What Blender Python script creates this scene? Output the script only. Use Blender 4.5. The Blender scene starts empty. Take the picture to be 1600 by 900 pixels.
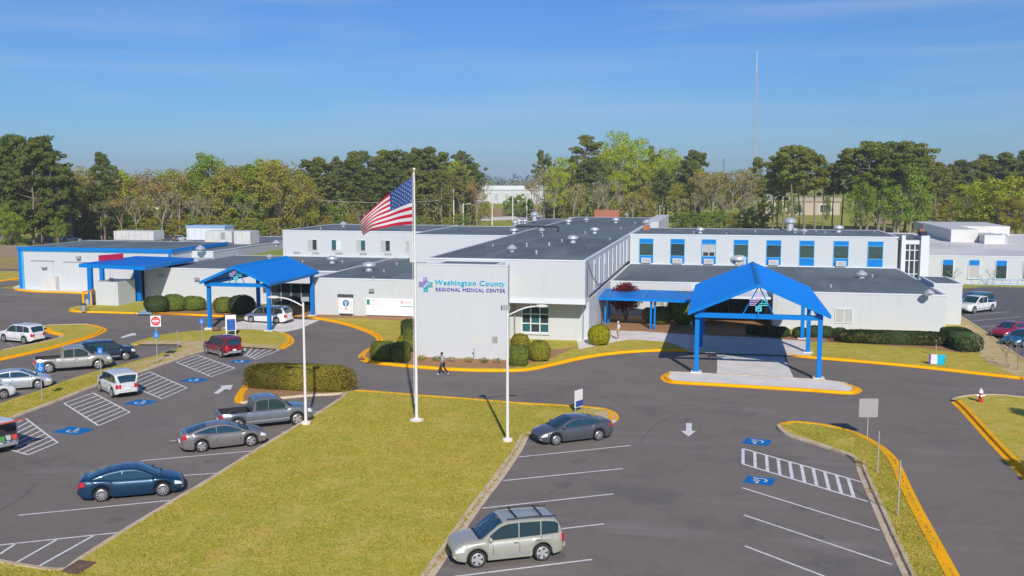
import bpy, bmesh, math, random
from math import sin, cos, pi, radians, sqrt, atan2
from mathutils import Vector, Matrix, noise
random.seed(7)
HAZE = 0.00022
scene = bpy.context.scene
# ---------------------------------------------------------------- camera
FPX = 1580.0; CAMH = 15.5
PITCH = math.atan(175 / FPX); YAW = radians(11.9)
cam = bpy.data.cameras.new('camera'); camo = bpy.data.objects.new('camera', cam)
scene.collection.objects.link(camo); scene.camera = camo
camo.location = (0, 0, CAMH); camo.rotation_euler = (pi / 2 - PITCH, 0, YAW)
cam.sensor_width = 36; cam.lens = 36 * FPX / 1600; cam.clip_end = 20000; cam.clip_start = 0.5
scene.render.resolution_x = 1024; scene.render.resolution_y = 576
# ---------------------------------------------------------------- light
SUN = Vector((0.335, -0.942, 0.625)).normalized()
SUN_EL = math.asin(SUN.z); SUN_AZ = atan2(SUN.x, SUN.y)
w = bpy.data.worlds.new('World'); scene.world = w; w.use_nodes = True
nt = w.node_tree; N = nt.nodes; Lk = nt.links; N.clear()
out = N.new('ShaderNodeOutputWorld'); bg = N.new('ShaderNodeBackground'); sky = N.new('ShaderNodeTexSky')
sky.sky_type = 'NISHITA'; sky.sun_disc = False; sky.sun_elevation = SUN_EL; sky.sun_rotation = SUN_AZ
sky.altitude = 0; sky.air_density = 1.0; sky.dust_density = 0.3; sky.ozone_density = 1.5
bg.inputs[1].default_value = 0.1
tc = N.new('ShaderNodeTexCoord'); mp = N.new('ShaderNodeMapping'); mp.inputs['Scale'].default_value = (1.3, 1.3, 16)
mp.inputs['Rotation'].default_value = (0.02, 0.05, 0)
nz = N.new('ShaderNodeTexNoise'); nz.inputs['Scale'].default_value = 1.6; nz.inputs['Detail'].default_value = 7; nz.inputs['Roughness'].default_value = 0.55
nz.inputs['Distortion'].default_value = 0.6
cr = N.new('ShaderNodeMapRange'); cr.inputs[1].default_value = 0.46; cr.inputs[2].default_value = 0.8; cr.inputs[3].default_value = 0.0; cr.inputs[4].default_value = 0.55
mx = N.new('ShaderNodeMix'); mx.data_type = 'RGBA'
mx.inputs[7].default_value = (15.5, 10.0, 7.9, 1)
Lk.new(tc.outputs['Generated'], mp.inputs[0]); Lk.new(mp.outputs[0], nz.inputs[0]); Lk.new(nz.outputs[0], cr.inputs[0])
Lk.new(cr.outputs[0], mx.inputs[0]); Lk.new(sky.outputs[0], mx.inputs[6])
tn = N.new('ShaderNodeMix'); tn.data_type = 'RGBA'; tn.blend_type = 'MULTIPLY'; tn.inputs[0].default_value = 1; tn.inputs[7].default_value = (.28, .545, .97, 1)
Lk.new(mx.outputs[2], tn.inputs[6]); Lk.new(tn.outputs[2], bg.inputs[0]); Lk.new(bg.outputs[0], out.inputs[0])
sl = bpy.data.lights.new('sun', 'SUN'); sl.energy = 4.3; sl.angle = radians(0.53); sl.color = (1.0, 0.94, 0.86)
so = bpy.data.objects.new('sun', sl); scene.collection.objects.link(so)
so.rotation_euler = SUN.to_track_quat('Z', 'Y').to_euler()
vs = scene.view_settings; vs.view_transform = 'Standard'; vs.look = 'None'; vs.exposure = 0.0; vs.gamma = 1
# ---------------------------------------------------------------- helpers
_f = Vector((-sin(YAW) * cos(PITCH), cos(YAW) * cos(PITCH), -sin(PITCH)))
_r = Vector((cos(YAW), sin(YAW), 0)); _u = _r.cross(_f)
def G(x, y, z=0.0):
    """point at height z that stands at photo pixel (x, y)"""
    d = _f + _r * ((x - 800) / FPX) - _u * ((y - 450) / FPX)
    t = (z - CAMH) / d.z
    return Vector((d.x * t, d.y * t, z))
def top_z(base, x, y):
    """height above base point whose image row is y"""
    d = _f + _r * ((x - 800) / FPX) - _u * ((y - 450) / FPX)
    t = (base.x ** 2 + base.y ** 2) ** .5 / (d.x ** 2 + d.y ** 2) ** .5
    return CAMH + d.z * t
def link(o, parent=None):
    scene.collection.objects.link(o)
    if parent is not None: o.parent = parent
    return o
def tag(o, label=None, cat=None, group=None, kind=None):
    if label: o['label'] = label
    if cat: o['category'] = cat
    if group: o['group'] = group
    if kind: o['kind'] = kind
    return o
def thing(name, label, cat, loc=(0, 0, 0), rz=0, group=None):
    o = bpy.data.objects.new(name, None); o.empty_display_size = .3
    o.location = loc; o.rotation_euler = (0, 0, rz)
    link(o); return tag(o, label, cat, group)
class MB:
    def __init__(s): s.v = []; s.f = []; s.m = []; s.mi = 0
    def add(s, vs, fs, mi=None):
        b = len(s.v); s.v += [tuple(q) for q in vs]
        for f in fs: s.f.append(tuple(b + i for i in f)); s.m.append(s.mi if mi is None else mi)
        return s
    def box(s, x0, x1, y0, y1, z0, z1, mi=None):
        return s.add([(x0,y0,z0),(x1,y0,z0),(x1,y1,z0),(x0,y1,z0),(x0,y0,z1),(x1,y0,z1),(x1,y1,z1),(x0,y1,z1)],
              [(0,3,2,1),(4,5,6,7),(0,1,5,4),(1,2,6,5),(2,3,7,6),(3,0,4,7)], mi)
    def tube(s, pts, rad, n=8, cap=True, mi=None):
        pts = [Vector(p) for p in pts]; k = len(pts)
        if not isinstance(rad, (list, tuple)): rad = [rad] * k
        vs = []
        for i, p in enumerate(pts):
            d = (pts[min(i+1, k-1)] - pts[max(i-1, 0)]).normalized()
            a = d.cross(Vector((0, 0, 1))) if abs(d.z) < .9 else d.cross(Vector((1, 0, 0)))
            a.normalize(); b = d.cross(a)
            for j in range(n):
                t = 2 * pi * j / n; vs.append(p + a * cos(t) * rad[i] + b * sin(t) * rad[i])
        fs = [(i*n+j, i*n+(j+1) % n, (i+1)*n+(j+1) % n, (i+1)*n+j) for i in range(k-1) for j in range(n)]
        if cap: fs += [tuple(range(n))[::-1], tuple(range((k-1)*n, k*n))]
        return s.add(vs, fs, mi)
    def lathe(s, prof, n=16, c=(0, 0, 0), axis='z', mi=None):
        vs = []
        for r, z in prof:
            for j in range(n):
                t = 2*pi*j/n
                if axis == 'z': vs.append((c[0]+r*cos(t), c[1]+r*sin(t), c[2]+z))
                else: vs.append((c[0]+r*cos(t), c[1]+z, c[2]+r*sin(t)))
        k = len(prof)
        fs = [(i*n+j, i*n+(j+1) % n, (i+1)*n+(j+1) % n, (i+1)*n+j) for i in range(k-1) for j in range(n)]
        fs += [tuple(range(n))[::-1], tuple(range((k-1)*n, k*n))]
        return s.add(vs, fs, mi)
    def mesh(s, name, mats, smooth=False, angle=None):
        me = bpy.data.meshes.new(name); me.from_pydata(s.v, [], s.f)
        for m in (mats if isinstance(mats, (list, tuple)) else [mats]): me.materials.append(m)
        me.polygons.foreach_set('material_index', s.m)
        if smooth:
            me.polygons.foreach_set('use_smooth', [True] * len(s.f))
            if angle: me.set_sharp_from_angle(angle=radians(angle))
        me.update(); return me
    def build(s, name, mats, parent=None, smooth=False, angle=None, loc=None, rz=0):
        o = bpy.data.objects.new(name, s.mesh(name, mats, smooth, angle))
        if loc is not None: o.location = loc
        o.rotation_euler = (0, 0, rz); return link(o, parent)
def obj(name, me, parent=None, loc=(0, 0, 0), rz=0, scale=None):
    o = bpy.data.objects.new(name, me); o.location = loc; o.rotation_euler = (0, 0, rz)
    if scale: o.scale = scale
    return link(o, parent)
def copy_tree(o, parent=None):
    c = o.copy(); scene.collection.objects.link(c)
    if parent is not None: c.parent = parent
    for ch in o.children: copy_tree(ch, c)
    return c
def lerp(a, b, t): return a + (b - a) * t
def pl(pts, x):
    if x <= pts[0][0]: return pts[0][1]
    for (a, b), (c, d) in zip(pts, pts[1:]):
        if x <= c: return lerp(b, d, (x - a) / (c - a))
    return pts[-1][1]
def smooth_pl(pts, x, h=.12):
    return sum(pl(pts, x + k * h) * wt for k, wt in ((-1, .2), (-.5, .2), (0, .2), (.5, .2), (1, .2)))
def catmull(pts, n=4, closed=True):
    r = []; k = len(pts); rng = range(k if closed else k - 1)
    for i in rng:
        g = lambda j: pts[j % k] if closed else pts[max(0, min(k-1, j))]
        p0, p1, p2, p3 = g(i-1), g(i), g(i+1), g(i+2)
        for j in range(n):
            t = j / n
            r.append((p1*2 + (p2-p0)*t + (p0*2-p1*5+p2*4-p3)*t*t + (p1*3-p0-p2*3+p3)*t**3) * .5)
    if not closed: r.append(pts[-1])
    return r
ORD = 'first second third fourth fifth sixth seventh eighth ninth tenth eleventh twelfth thirteenth fourteenth fifteenth sixteenth seventeenth eighteenth nineteenth twentieth'.split()
TENS = {20: 'twenty', 30: 'thirty', 40: 'forty', 50: 'fifty', 60: 'sixty', 70: 'seventy', 80: 'eighty'}
def ordinal(n):
    if n <= 20: return ORD[n-1]
    if n % 10 == 0: return TENS[n][:-1] + 'ieth'
    return TENS[n // 10 * 10] + '-' + ORD[n % 10 - 1]
# ---------------------------------------------------------------- materials
def mat(name, col, rough=.6, metal=0, spec=.5, coat=0, var=None, bump=0, bscale=20, island=0, transl=0, coords='Object'):
    """var = list of (scale, colour2, low, high) noise layers"""
    m = bpy.data.materials.new(name); m.use_nodes = True; t = m.node_tree; b = t.nodes['Principled BSDF']; L = t.links
    b.inputs['Roughness'].default_value = rough; b.inputs['Metallic'].default_value = metal
    b.inputs['Specular IOR Level'].default_value = spec; b.inputs['Coat Weight'].default_value = coat
    b.inputs['Coat Roughness'].default_value = .04
    b.inputs['Base Color'].default_value = (*col, 1)
    last = None
    if var or bump: tcn = t.nodes.new('ShaderNodeTexCoord')
    for lay in (var or []):
        sc, c2, lo, hi = lay[:4]
        n = t.nodes.new('ShaderNodeTexNoise'); n.inputs['Scale'].default_value = sc; n.inputs['Detail'].default_value = lay[5] if len(lay) > 5 else 5
        n.inputs['Roughness'].default_value = .6
        src = tcn.outputs[coords]
        if len(lay) > 4 and lay[4]:
            mpn = t.nodes.new('ShaderNodeMapping'); mpn.inputs['Scale'].default_value = lay[4]; L.new(src, mpn.inputs[0]); src = mpn.outputs[0]
        L.new(src, n.inputs[0])
        r = t.nodes.new('ShaderNodeMapRange'); r.inputs[1].default_value = lo; r.inputs[2].default_value = hi; L.new(n.outputs[0], r.inputs[0])
        x = t.nodes.new('ShaderNodeMix'); x.data_type = 'RGBA'; L.new(r.outputs[0], x.inputs[0])
        if last: L.new(last, x.inputs[6])
        else: x.inputs[6].default_value = (*col, 1)
        x.inputs[7].default_value = (*c2, 1); last = x.outputs[2]
    if island:
        g = t.nodes.new('ShaderNodeNewGeometry'); oi = t.nodes.new('ShaderNodeObjectInfo')
        h = t.nodes.new('ShaderNodeHueSaturation')
        r = t.nodes.new('ShaderNodeMapRange'); r.inputs[3].default_value = 1 - island; r.inputs[4].default_value = 1 + island
        L.new(g.outputs['Random Per Island'], r.inputs[0]); L.new(r.outputs[0], h.inputs['Value'])
        r2 = t.nodes.new('ShaderNodeMapRange'); r2.inputs[3].default_value = .485; r2.inputs[4].default_value = .515
        L.new(oi.outputs['Random'], r2.inputs[0]); L.new(r2.outputs[0], h.inputs['Hue'])
        if last: L.new(last, h.inputs['Color'])
        else: h.inputs['Color'].default_value = (*col, 1)
        last = h.outputs[0]
    if last: L.new(last, b.inputs['Base Color'])
    if bump:
        n = t.nodes.new('ShaderNodeTexNoise'); n.inputs['Scale'].default_value = bscale; n.inputs['Detail'].default_value = 6
        bp = t.nodes.new('ShaderNodeBump'); bp.inputs['Strength'].default_value = bump; bp.inputs['Distance'].default_value = .05
        L.new(tcn.outputs[coords], n.inputs[0]); L.new(n.outputs[0], bp.inputs['Height']); L.new(bp.outputs[0], b.inputs['Normal'])
    if transl:
        tr = t.nodes.new('ShaderNodeBsdfTranslucent'); ms = t.nodes.new('ShaderNodeMixShader'); ms.inputs[0].default_value = transl
        if last: L.new(last, tr.inputs[0])
        else: tr.inputs[0].default_value = (*col, 1)
        o = t.nodes['Material Output']; L.new(b.outputs[0], ms.inputs[1]); L.new(tr.outputs[0], ms.inputs[2]); L.new(ms.outputs[0], o.inputs[0])
    return m
W3 = 'Object'
m_asphalt = mat('asphalt', (.205,.178,.15), .85, spec=.2, var=[(.05,(.245,.21,.178),.4,.65),(.35,(.172,.15,.13),.5,.75),(1.7,(.232,.2,.172),.45,.7),(.09,(.27,.235,.21),.56,.72,(1,4,1)),(28,(.11,.102,.1),.55,.8,None,2),(.14,(.168,.15,.135),.56,.68),(.5,(.165,.148,.13),.64,.74,(.35,2.2,1)),(4,(.3,.27,.25),.7,.78)], bump=.35, bscale=45)
m_asphalt_new = mat('asphalt_dark', (.135,.132,.14), .85, spec=.2, var=[(.3,(.165,.158,.162),.4,.7),(30,(.1,.1,.105),.5,.8)], bump=.3, bscale=45)
m_grass = mat('grass', (.60,.43,.05), .95, spec=.05, var=[(.09,(.46,.43,.045),.42,.6),(.22,(.66,.43,.09),.55,.68),(.45,(.72,.53,.13),.45,.68),(1.1,(.38,.38,.03),.5,.66),(3.2,(.68,.53,.14),.48,.68),(5.5,(.38,.36,.045),.52,.66),(16,(.28,.26,.035),.5,.7),(30,(.72,.6,.2),.55,.75),(.3,(.6,.35,.08),.66,.75)], bump=1.0, bscale=14)
m_grass_far = mat('field_grass', (.40,.37,.07), .95, spec=.1, var=[(.012,(.3,.34,.05),.4,.6),(.05,(.5,.38,.14),.55,.7),(.4,(.28,.29,.05),.45,.75)], bump=.4, bscale=2)
m_dirt = mat('bare_ground', (.62,.47,.27), .95, spec=.1, var=[(1.2,(.5,.38,.1),.45,.6),(7,(.7,.52,.34),.5,.7)], bump=.5, bscale=12)
m_clay = mat('clay_field', (.42,.25,.12), .95, spec=.1, var=[(.04,(.36,.32,.1),.45,.6),(.5,(.5,.33,.18),.5,.7)])
m_mulch = mat('mulch', (.46,.25,.12), .95, spec=.1, var=[(4,(.3,.16,.08),.4,.7),(22,(.6,.38,.22),.5,.75)], bump=.8, bscale=30)
m_conc = mat('concrete', (.85,.78,.70), .85, spec=.12, var=[(.6,(.66,.62,.58),.4,.7),(6,(.77,.73,.69),.5,.75),(.25,(.68,.6,.5),.58,.75)], bump=.15, bscale=40)
m_kerbc = mat('kerb_concrete', (.64,.51,.36), .9, spec=.2, var=[(.9,(.5,.34,.2),.48,.65),(6,(.72,.62,.48),.5,.7),(14,(.4,.33,.24),.6,.75)], bump=.2, bscale=25)
m_yellow = mat('yellow_paint', (.98,.47,.0), .7, spec=.12, var=[(1.3,(.88,.37,.0),.5,.7),(9,(.62,.36,.07),.62,.75),(.7,(.75,.42,.08),.64,.74)], bump=.1, bscale=30)
m_line = mat('white_line_paint', (.78,.76,.76), .8, spec=.2, var=[(3,(.5,.49,.49),.5,.7),(25,(.3,.3,.3),.62,.75)])
m_linefade = mat('worn_line_paint', (.5,.48,.46), .85, spec=.2, var=[(2,(.24,.22,.22),.45,.6),(20,(.2,.2,.2),.55,.7)])
m_hcblue = mat('blue_road_paint', (.0,.16,.46), .75, spec=.2, var=[(8,(.02,.17,.42),.5,.7)])
m_wall = mat('white_painted_block', (.575,.6,.605), .85, spec=.12, var=[(.25,(.55,.585,.6),.4,.7),(.9,(.56,.59,.6),.5,.8,(1,1,.25)),(1.6,(.5,.515,.51),.6,.8,(1,1,.1)),(.35,(.6,.6,.57),.6,.7,(1,1,2))], bump=.08, bscale=9)
m_trim = mat('white_trim', (.70,.74,.77), .6, spec=.4)
m_roof = mat('dark_roof_membrane', (.15,.185,.2), .8, spec=.2, var=[(.06,(.115,.138,.152),.45,.6),(.3,(.19,.225,.24),.5,.7,(1,.25,1)),(1.5,(.13,.155,.17),.5,.75),(.5,(.25,.265,.28),.64,.74,(.3,1.6,1)),(.22,(.2,.215,.235),.6,.7,(2.2,.3,1))], bump=.1, bscale=6)
m_roofw = mat('light_roof_membrane', (.74,.71,.68), .8, spec=.3, var=[(.08,(.58,.57,.55),.45,.6),(.6,(.7,.68,.65),.5,.7)])
m_blue = mat('blue_metal_roofing', (.0,.2,.64), .36, spec=.22, var=[(.4,(.0,.21,.68),.4,.7)])
m_bluec = mat('blue_paint', (.0,.19,.6), .45, spec=.2)
m_bluetrim = mat('blue_trim', (.0,.2,.6), .5, spec=.25)
m_cyan = mat('pale_blue_trim', (.07,.4,.68), .5)
m_glass = mat('window_glass', (.03,.055,.06), .06, spec=.9)
m_glassT = mat('teal_glass', (.03,.12,.14), .08, spec=.9)
m_blind = mat('window_blind', (.45,.46,.44), .7)
m_dark = mat('black_and_recess_shade', (.03,.03,.033), .8)  # near-black parts, also the painted shade of the left entrance and cargo space
m_grey = mat('grey_metal', (.42,.43,.44), .5, metal=.3, var=[(3,(.36,.37,.38),.4,.7)])
m_lgrey = mat('light_grey_metal', (.66,.65,.62), .55, var=[(.8,(.58,.57,.53),.45,.7)])
m_galv = mat('galvanised_metal', (.72,.73,.74), .38, metal=.55)
m_pole = mat('white_pole_paint', (.74,.73,.7), .45, spec=.5)
m_wood = mat('weathered_wood', (.26,.2,.15), .9, var=[(1.5,(.2,.16,.12),.4,.7,(1,1,.1))])
m_brick = mat('brick', (.42,.17,.09), .9, var=[(3,(.34,.14,.08),.4,.7)])
m_red = mat('red_sign', (.62,.012,.07), .5)
m_stopred = mat('red_sign_face', (.66,.02,.03), .5)
m_signw = mat('white_sign_face', (.8,.8,.8), .5)
m_signb = mat('blue_sign_face', (.0,.18,.62), .5)
m_navy = mat('navy_sign', (.03,.07,.34), .5)
m_teal = mat('teal_letters', (.0,.42,.62), .5)
m_tealg = mat('teal_green_emblem', (.03,.45,.5), .5)
m_purple = mat('purple_letters', (.1,.07,.42), .5)
m_purpl = mat('violet_emblem', (.25,.23,.6), .5)
m_black = mat('black_plastic', (.02,.02,.022), .55)
m_tyre = mat('tyre_rubber', (.025,.025,.026), .85)
m_rim = mat('alloy_rim', (.55,.55,.56), .35, metal=.7)
m_lens = mat('headlight_lens', (.75,.78,.8), .1, spec=.9)
m_tail = mat('taillight_lens', (.55,.01,.02), .15, spec=.8)
m_chrome = mat('chrome', (.75,.76,.78), .15, metal=1)
m_cglass = mat('car_glass', (.012,.045,.06), .04, spec=1.0, coat=.6)
m_bark = mat('bark', (.22,.165,.125), .95, var=[(2,(.25,.2,.16),.45,.7)])
m_barkp = mat('grey_bark', (.33,.28,.23), .95, var=[(2,(.22,.18,.14),.45,.7)])
def leafmat(n, c, v=.35, tr=.25): return mat(n, c, .75, spec=.2, island=v, transl=tr + .13)
m_pine = leafmat('pine_needles', (.17,.21,.045)); m_pine2 = leafmat('pine_needles_light', (.26,.28,.05))
m_lime = leafmat('spring_leaves', (.48,.56,.035), .3, .35); m_olive = leafmat('olive_leaves', (.42,.38,.055), .35, .3)
m_green = leafmat('green_leaves', (.27,.38,.04), .35, .3); m_bud = leafmat('reddish_buds', (.42,.33,.11), .3, .2)
m_tan = leafmat('tan_buds', (.46,.4,.25), .3, .2); m_yel = leafmat('yellow_green_leaves', (.52,.52,.035), .3, .3)
m_hedge = leafmat('hedge_leaves', (.31,.28,.035), .4, .2); m_box = leafmat('boxwood_leaves', (.2,.25,.04), .4, .2)
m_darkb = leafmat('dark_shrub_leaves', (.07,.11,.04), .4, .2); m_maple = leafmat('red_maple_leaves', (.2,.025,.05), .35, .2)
m_gold = leafmat('golden_shrub_leaves', (.44,.44,.015), .35, .3)
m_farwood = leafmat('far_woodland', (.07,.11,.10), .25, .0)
# ================================================================= GROUND
def sheet(name, pts, z, m, parent=None):
    b = MB(); b.add([(p[0], p[1], z) for p in pts], [tuple(range(len(pts)))])
    o = b.build(name, m, parent)
    if parent is None: tag(o, kind='structure')
    return o
sheet('ground', [(-4000, -300), (4000, -300), (4000, 3500), (-4000, 3500)], -.03, m_grass_far)
asph = sheet('asphalt', [(-70, 15), (75, 15), (75, 100), (24.8, 100), (24.8, 104), (-60, 118), (-99, 122), (-99, 131), (-170, 133), (-170, 15)][::1], 0.0, m_asphalt)
sheet('side_parking_lot', [(24.4, 88), (75, 88), (75, 151), (45, 152), (36, 152), (31, 148), (26, 140), (24.4, 123)], .005, m_asphalt_new)
sheet('side_road', [(-260, 142), (-96, 142), (-96, 148.5), (-260, 148.5)], -.022, m_asphalt)
sheet('clay_field', [G(1330, 338), G(1600, 336), G(1750, 345), G(1750, 352), G(1330, 350)], -.024, m_clay)
sheet('sandy_track', [G(1420, 342), G(1500, 340.5), G(1700, 343), G(1700, 347), G(1500, 346), G(1420, 345)], -.016, m_conc)
sheet('clay_bank', [G(755, 326), G(830, 324), G(850, 336), G(752, 340)], -.024, m_clay)
sheet('sandy_path', [G(752, 340), G(860, 336), G(850, 341), G(752, 345)], -.018, m_conc)
sheet('rear_yard', [G(95, 379), G(500, 372), G(560, 366), G(420, 366), G(95, 372)], -.02, m_asphalt)

def island(name, pts, m, top=.12, sub=4):
    """raised island: px outline with a kerb colour per segment, c = concrete, y = yellow, n = none"""
    P = [G(p[0], p[1]) for p in pts]; C = [p[2] if len(p) > 2 else 'n' for p in pts]
    area = sum(a.x*b.y - b.x*a.y for a, b in zip(P, P[1:] + P[:1]))
    if area < 0:
        P = P[::-1]; C = C[::-1]; C = C[1:] + C[:1]
    Q = catmull(P, sub); CC = [c for c in C for _ in range(sub)]; n = len(Q)
    nor = []
    for i in range(n):
        t = (Q[(i+1) % n] - Q[i-1]); t.z = 0
        t = t.normalized() if t.length > 1e-6 else Vector((1, 0, 0)); nor.append(Vector((-t.y, t.x, 0)))
    prof = {'y': [(0, .008), (.32, .016), (.36, .15), (.62, .155), (.64, .1)], 'g': [(0, .009), (.28, .022), (.32, .14), (.48, .15), (.5, .1)], 'c': [(0, .008), (.02, .13), (.04, .145), (.26, .15), (.28, .1)]}
    b = MB()
    for i in range(n):
        j = (i+1) % n; c = CC[i]
        if c == 'n': continue
        pr = prof[c]
        for (a0, z0), (a1, z1) in zip(pr, pr[1:]):
            q = [Q[i] + nor[i]*a0, Q[j] + nor[j]*a0, Q[j] + nor[j]*a1, Q[i] + nor[i]*a1]
            b.add([(q[0].x, q[0].y, z0), (q[1].x, q[1].y, z0), (q[2].x, q[2].y, z1), (q[3].x, q[3].y, z1)], [(0, 1, 2, 3)], 0 if c == 'y' else 1)
    g = MB(); vs = []
    for i in range(n):
        o = {'y': .5, 'c': .14, 'g': .4, 'n': 0}[CC[i]]; q = Q[i] + nor[i]*o; vs.append((q.x, q.y, top))
    k = len(vs); vs += [(x, y, 0) for x, y, _ in vs]
    g.add(vs, [tuple(range(k))] + [(i, i+k, (i+1) % k + k, (i+1) % k) for i in range(k)])
    o = g.build(name, m); tag(o, kind='structure')
    if b.f: b.build('kerb', [m_yellow, m_kerbc], o)
    return o
# big front lawn
lawn = island('front_lawn', [(548,611,'y'),(600,613,'y'),(660,618,'y'),(730,623,'y'),(800,629,'y'),(870,633,'y'),(928,637,'y'),(955,641,'y'),(967,650,'y'),(963,659,'c'),(945,664,'c'),(900,672,'c'),(850,679,'c'),(828,682,'g'),(818,700,'g'),(792,740,'g'),(750,796,'g'),(700,870,'g'),(660,930,'g'),(600,1020,'n'),(560,1100,'n'),(200,1100,'n'),(-200,1000,'n'),(-200,850,'c'),(-60,868,'c'),(0,878,'c'),(45,886,'c'),(94,892,'c'),(110,884,'c'),(124,874,'c'),(190,832,'c'),(274,781,'c'),(320,754,'c'),(400,704,'c'),(460,668,'c'),(500,644,'c'),(530,624,'c')], m_grass)
hedge_isl = island('hedge_island', [(549,609,'c'),(552,602,'n'),(540,595,'n'),(470,591,'n'),(410,592,'n'),(385,600,'y'),(372,612,'y'),(366,625,'y'),(376,631,'c'),(420,626,'c'),(480,620,'c'),(530,617,'c')], m_mulch)
# building front strip
front = island('building_lawn', [(108,484,'y'),(114,488,'y'),(160,489.5,'y'),(213,491,'c'),(237,491,'y'),(290,493,'y'),(350,496,'y'),(385,498,'y'),(440,498,'y'),(460,496,'y'),(492,499,'y'),(520,504,'y'),(548,511,'y'),(575,521,'y'),(588,530,'y'),(585,538,'y'),(570,547,'y'),(560,556,'y'),(564,564,'y'),(580,568.5,'y'),(600,571,'y'),(652,576,'y'),(720,580.5,'y'),(790,581.6,'y'),(830,579.5,'y'),(870,571,'y'),(910,562,'y'),(950,555.5,'y'),(1000,551,'y'),(1050,549.5,'y'),(1085,551,'y'),(1120,552.5,'n'),(1170,553.5,'n'),(1216,555,'y'),(1260,560,'y'),(1360,568.5,'y'),(1440,576,'y'),(1520,585,'y'),(1600,594,'y'),(1700,606,'y'),(1800,625,'n'),(1700,600,'c'),(1640,581,'c'),(1600,562,'c'),(1552,527.5,'c'),(1525,509.5,'c'),(1493,489,'c'),(1478,479,'n'),(1460,465,'n'),(1300,478,'n'),(900,462,'n'),(600,466,'n'),(400,455,'n'),(225,463,'n'),(212,471,'n'),(160,474,'n'),(118,480,'n')], m_grass)
island('utility_verge', [(20,452,'y'),(50,456.5,'y'),(95,458,'y'),(143,459.5,'y'),(146,456,'n'),(146,450,'n'),(60,440,'n'),(35,445,'n')], m_conc)
island('road_verge', [(-60,447,'y'),(0,440,'y'),(45,434,'y'),(60,428,'n'),(40,424.5,'n'),(-60,427,'n')], m_grass, top=.1)
sheet('far_verge', [(-220, 148.5), (-96, 148.5), (-96, 190), (-300, 190)], -.012, m_clay)
medL = island('left_median', [(70,510,'c'),(105,508.5,'c'),(140,508,'y'),(160,511,'y'),(167,516,'y'),(158,522,'y'),(140,529,'y'),(80,546,'y'),(0,564,'y'),(-80,580,'n'),(-80,568,'n'),(-20,556,'n'),(0,549,'c'),(45,540,'c'),(88,530,'c'),(94,526,'y'),(76,521,'y'),(68,515,'c')], m_grass)
medS = island('sign_median', [(28,652,'c'),(96,626,'c'),(152,604,'c'),(216,584,'c'),(270,565.5,'c'),(320,549,'c'),(360,543,'n'),(400,543,'n'),(438,546,'y'),(452,541,'y'),(460,534,'y'),(456,526,'y'),(445,521,'n'),(405,517,'n'),(370,516,'n'),(324,517,'n'),(262,523,'n'),(232,530,'n'),(205,539,'n'),(240,538.5,'n'),(278,539,'n'),(284,544,'n'),(255,553,'n'),(230,561,'n'),(200,569,'n'),(165,578,'n'),(130,588,'n'),(92,601,'n'),(60,613,'n'),(26,624,'n'),(-20,640,'n'),(-80,660,'n'),(-80,688,'c'),(-20,670,'c')], m_grass)
cany_isl = island('canopy_island', [(1045,599,'y'),(1034,594,'y'),(1032,589,'y'),(1040,584,'c'),(1060,583,'c'),(1120,586,'c'),(1190,589.5,'c'),(1240,592.5,'c'),(1290,596,'c'),(1325,601,'y'),(1343,606,'y'),(1346,612,'y'),(1330,617,'y'),(1270,613,'y'),(1195,608.5,'y'),(1120,604,'y'),(1075,601.5,'y')], m_conc)
medR = island('right_median', [(1213,667,'y'),(1219,661.5,'y'),(1240,659,'y'),(1290,664,'y'),(1340,676,'y'),(1380,697,'y'),(1404,720,'y'),(1422,756,'y'),(1440,792,'y'),(1500,900,'y'),(1600,1080,'n'),(1490,1080,'g'),(1410,900,'g'),(1378,828,'g'),(1357,778,'g'),(1340,738,'g'),(1336,724,'c'),(1320,712,'c'),(1268,694,'c'),(1226,680,'c')], m_grass)
grR = island('corner_lawn', [(1486,627.5,'c'),(1496,622.5,'c'),(1525,618.5,'c'),(1565,619,'c'),(1600,622.5,'c'),(1800,646,'n'),(1900,1000,'n'),(1800,990,'n'),(1700,868,'y'),(1600,752,'y'),(1540,687,'y'),(1500,642,'y')], m_grass)
def poly(name, px, z, m, parent):
    b = MB(); b.add([G(x, y, z) for x, y in px], [tuple(range(len(px)))]); return b.build(name, m, parent)
# surfaces laid on the islands and the drive
poly('entrance_walk', [(900,527),(938,516),(1000,517.5),(1080,523),(1200,528),(1259,533),(1268,556.5),(1216,554.5),(1144,552.5),(1079,550.5),(1066,543),(1046,534.5),(985,530),(940,538),(905,546)], .129, m_conc, front)
poly('entrance_pad', [(1121,554),(1222,556),(1240,592.5),(1120,586)], .006, m_conc, asph)
poly('drop_off_pad', [(356,509),(392,497),(500,500),(468,514),(440,520),(372,515.5),(345,513)], .005, m_conc, asph)
poly('mulch_bed', [(560,560),(575,549),(600,545),(650,545),(800,548),(880,545),(905,540),(860,560),(800,575),(720,574),(650,570),(580,563)], .127, m_mulch, front)
poly('mulch_bed', [(905,470),(1210,470),(1210,520),(1262,527),(1262,533),(1200,528),(1080,523),(1000,517.5),(938,516),(905,527)], .124, m_mulch, front)
poly('mulch_bed', [(1262,520),(1330,520),(1480,528),(1528,548),(1510,552),(1430,543),(1330,536),(1262,534)], .126, m_mulch, front)
poly('mulch_bed', [(232,476),(500,476),(640,492),(655,503),(560,497),(480,496),(330,492),(236,489)], .125, m_mulch, front)
poly('mulch_bed', [(1493,491),(1508,500),(1552,530),(1600,566),(1600,592),(1545,568),(1520,545),(1526,535),(1500,505)], .123, m_dirt, front)
poly('bare_strip', [(316,546),(300,541),(282,546),(256,555),(230,562),(200,570),(165,579),(140,588),(170,592),(215,578),(250,568),(290,553)], .124, m_dirt, medS)
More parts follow.
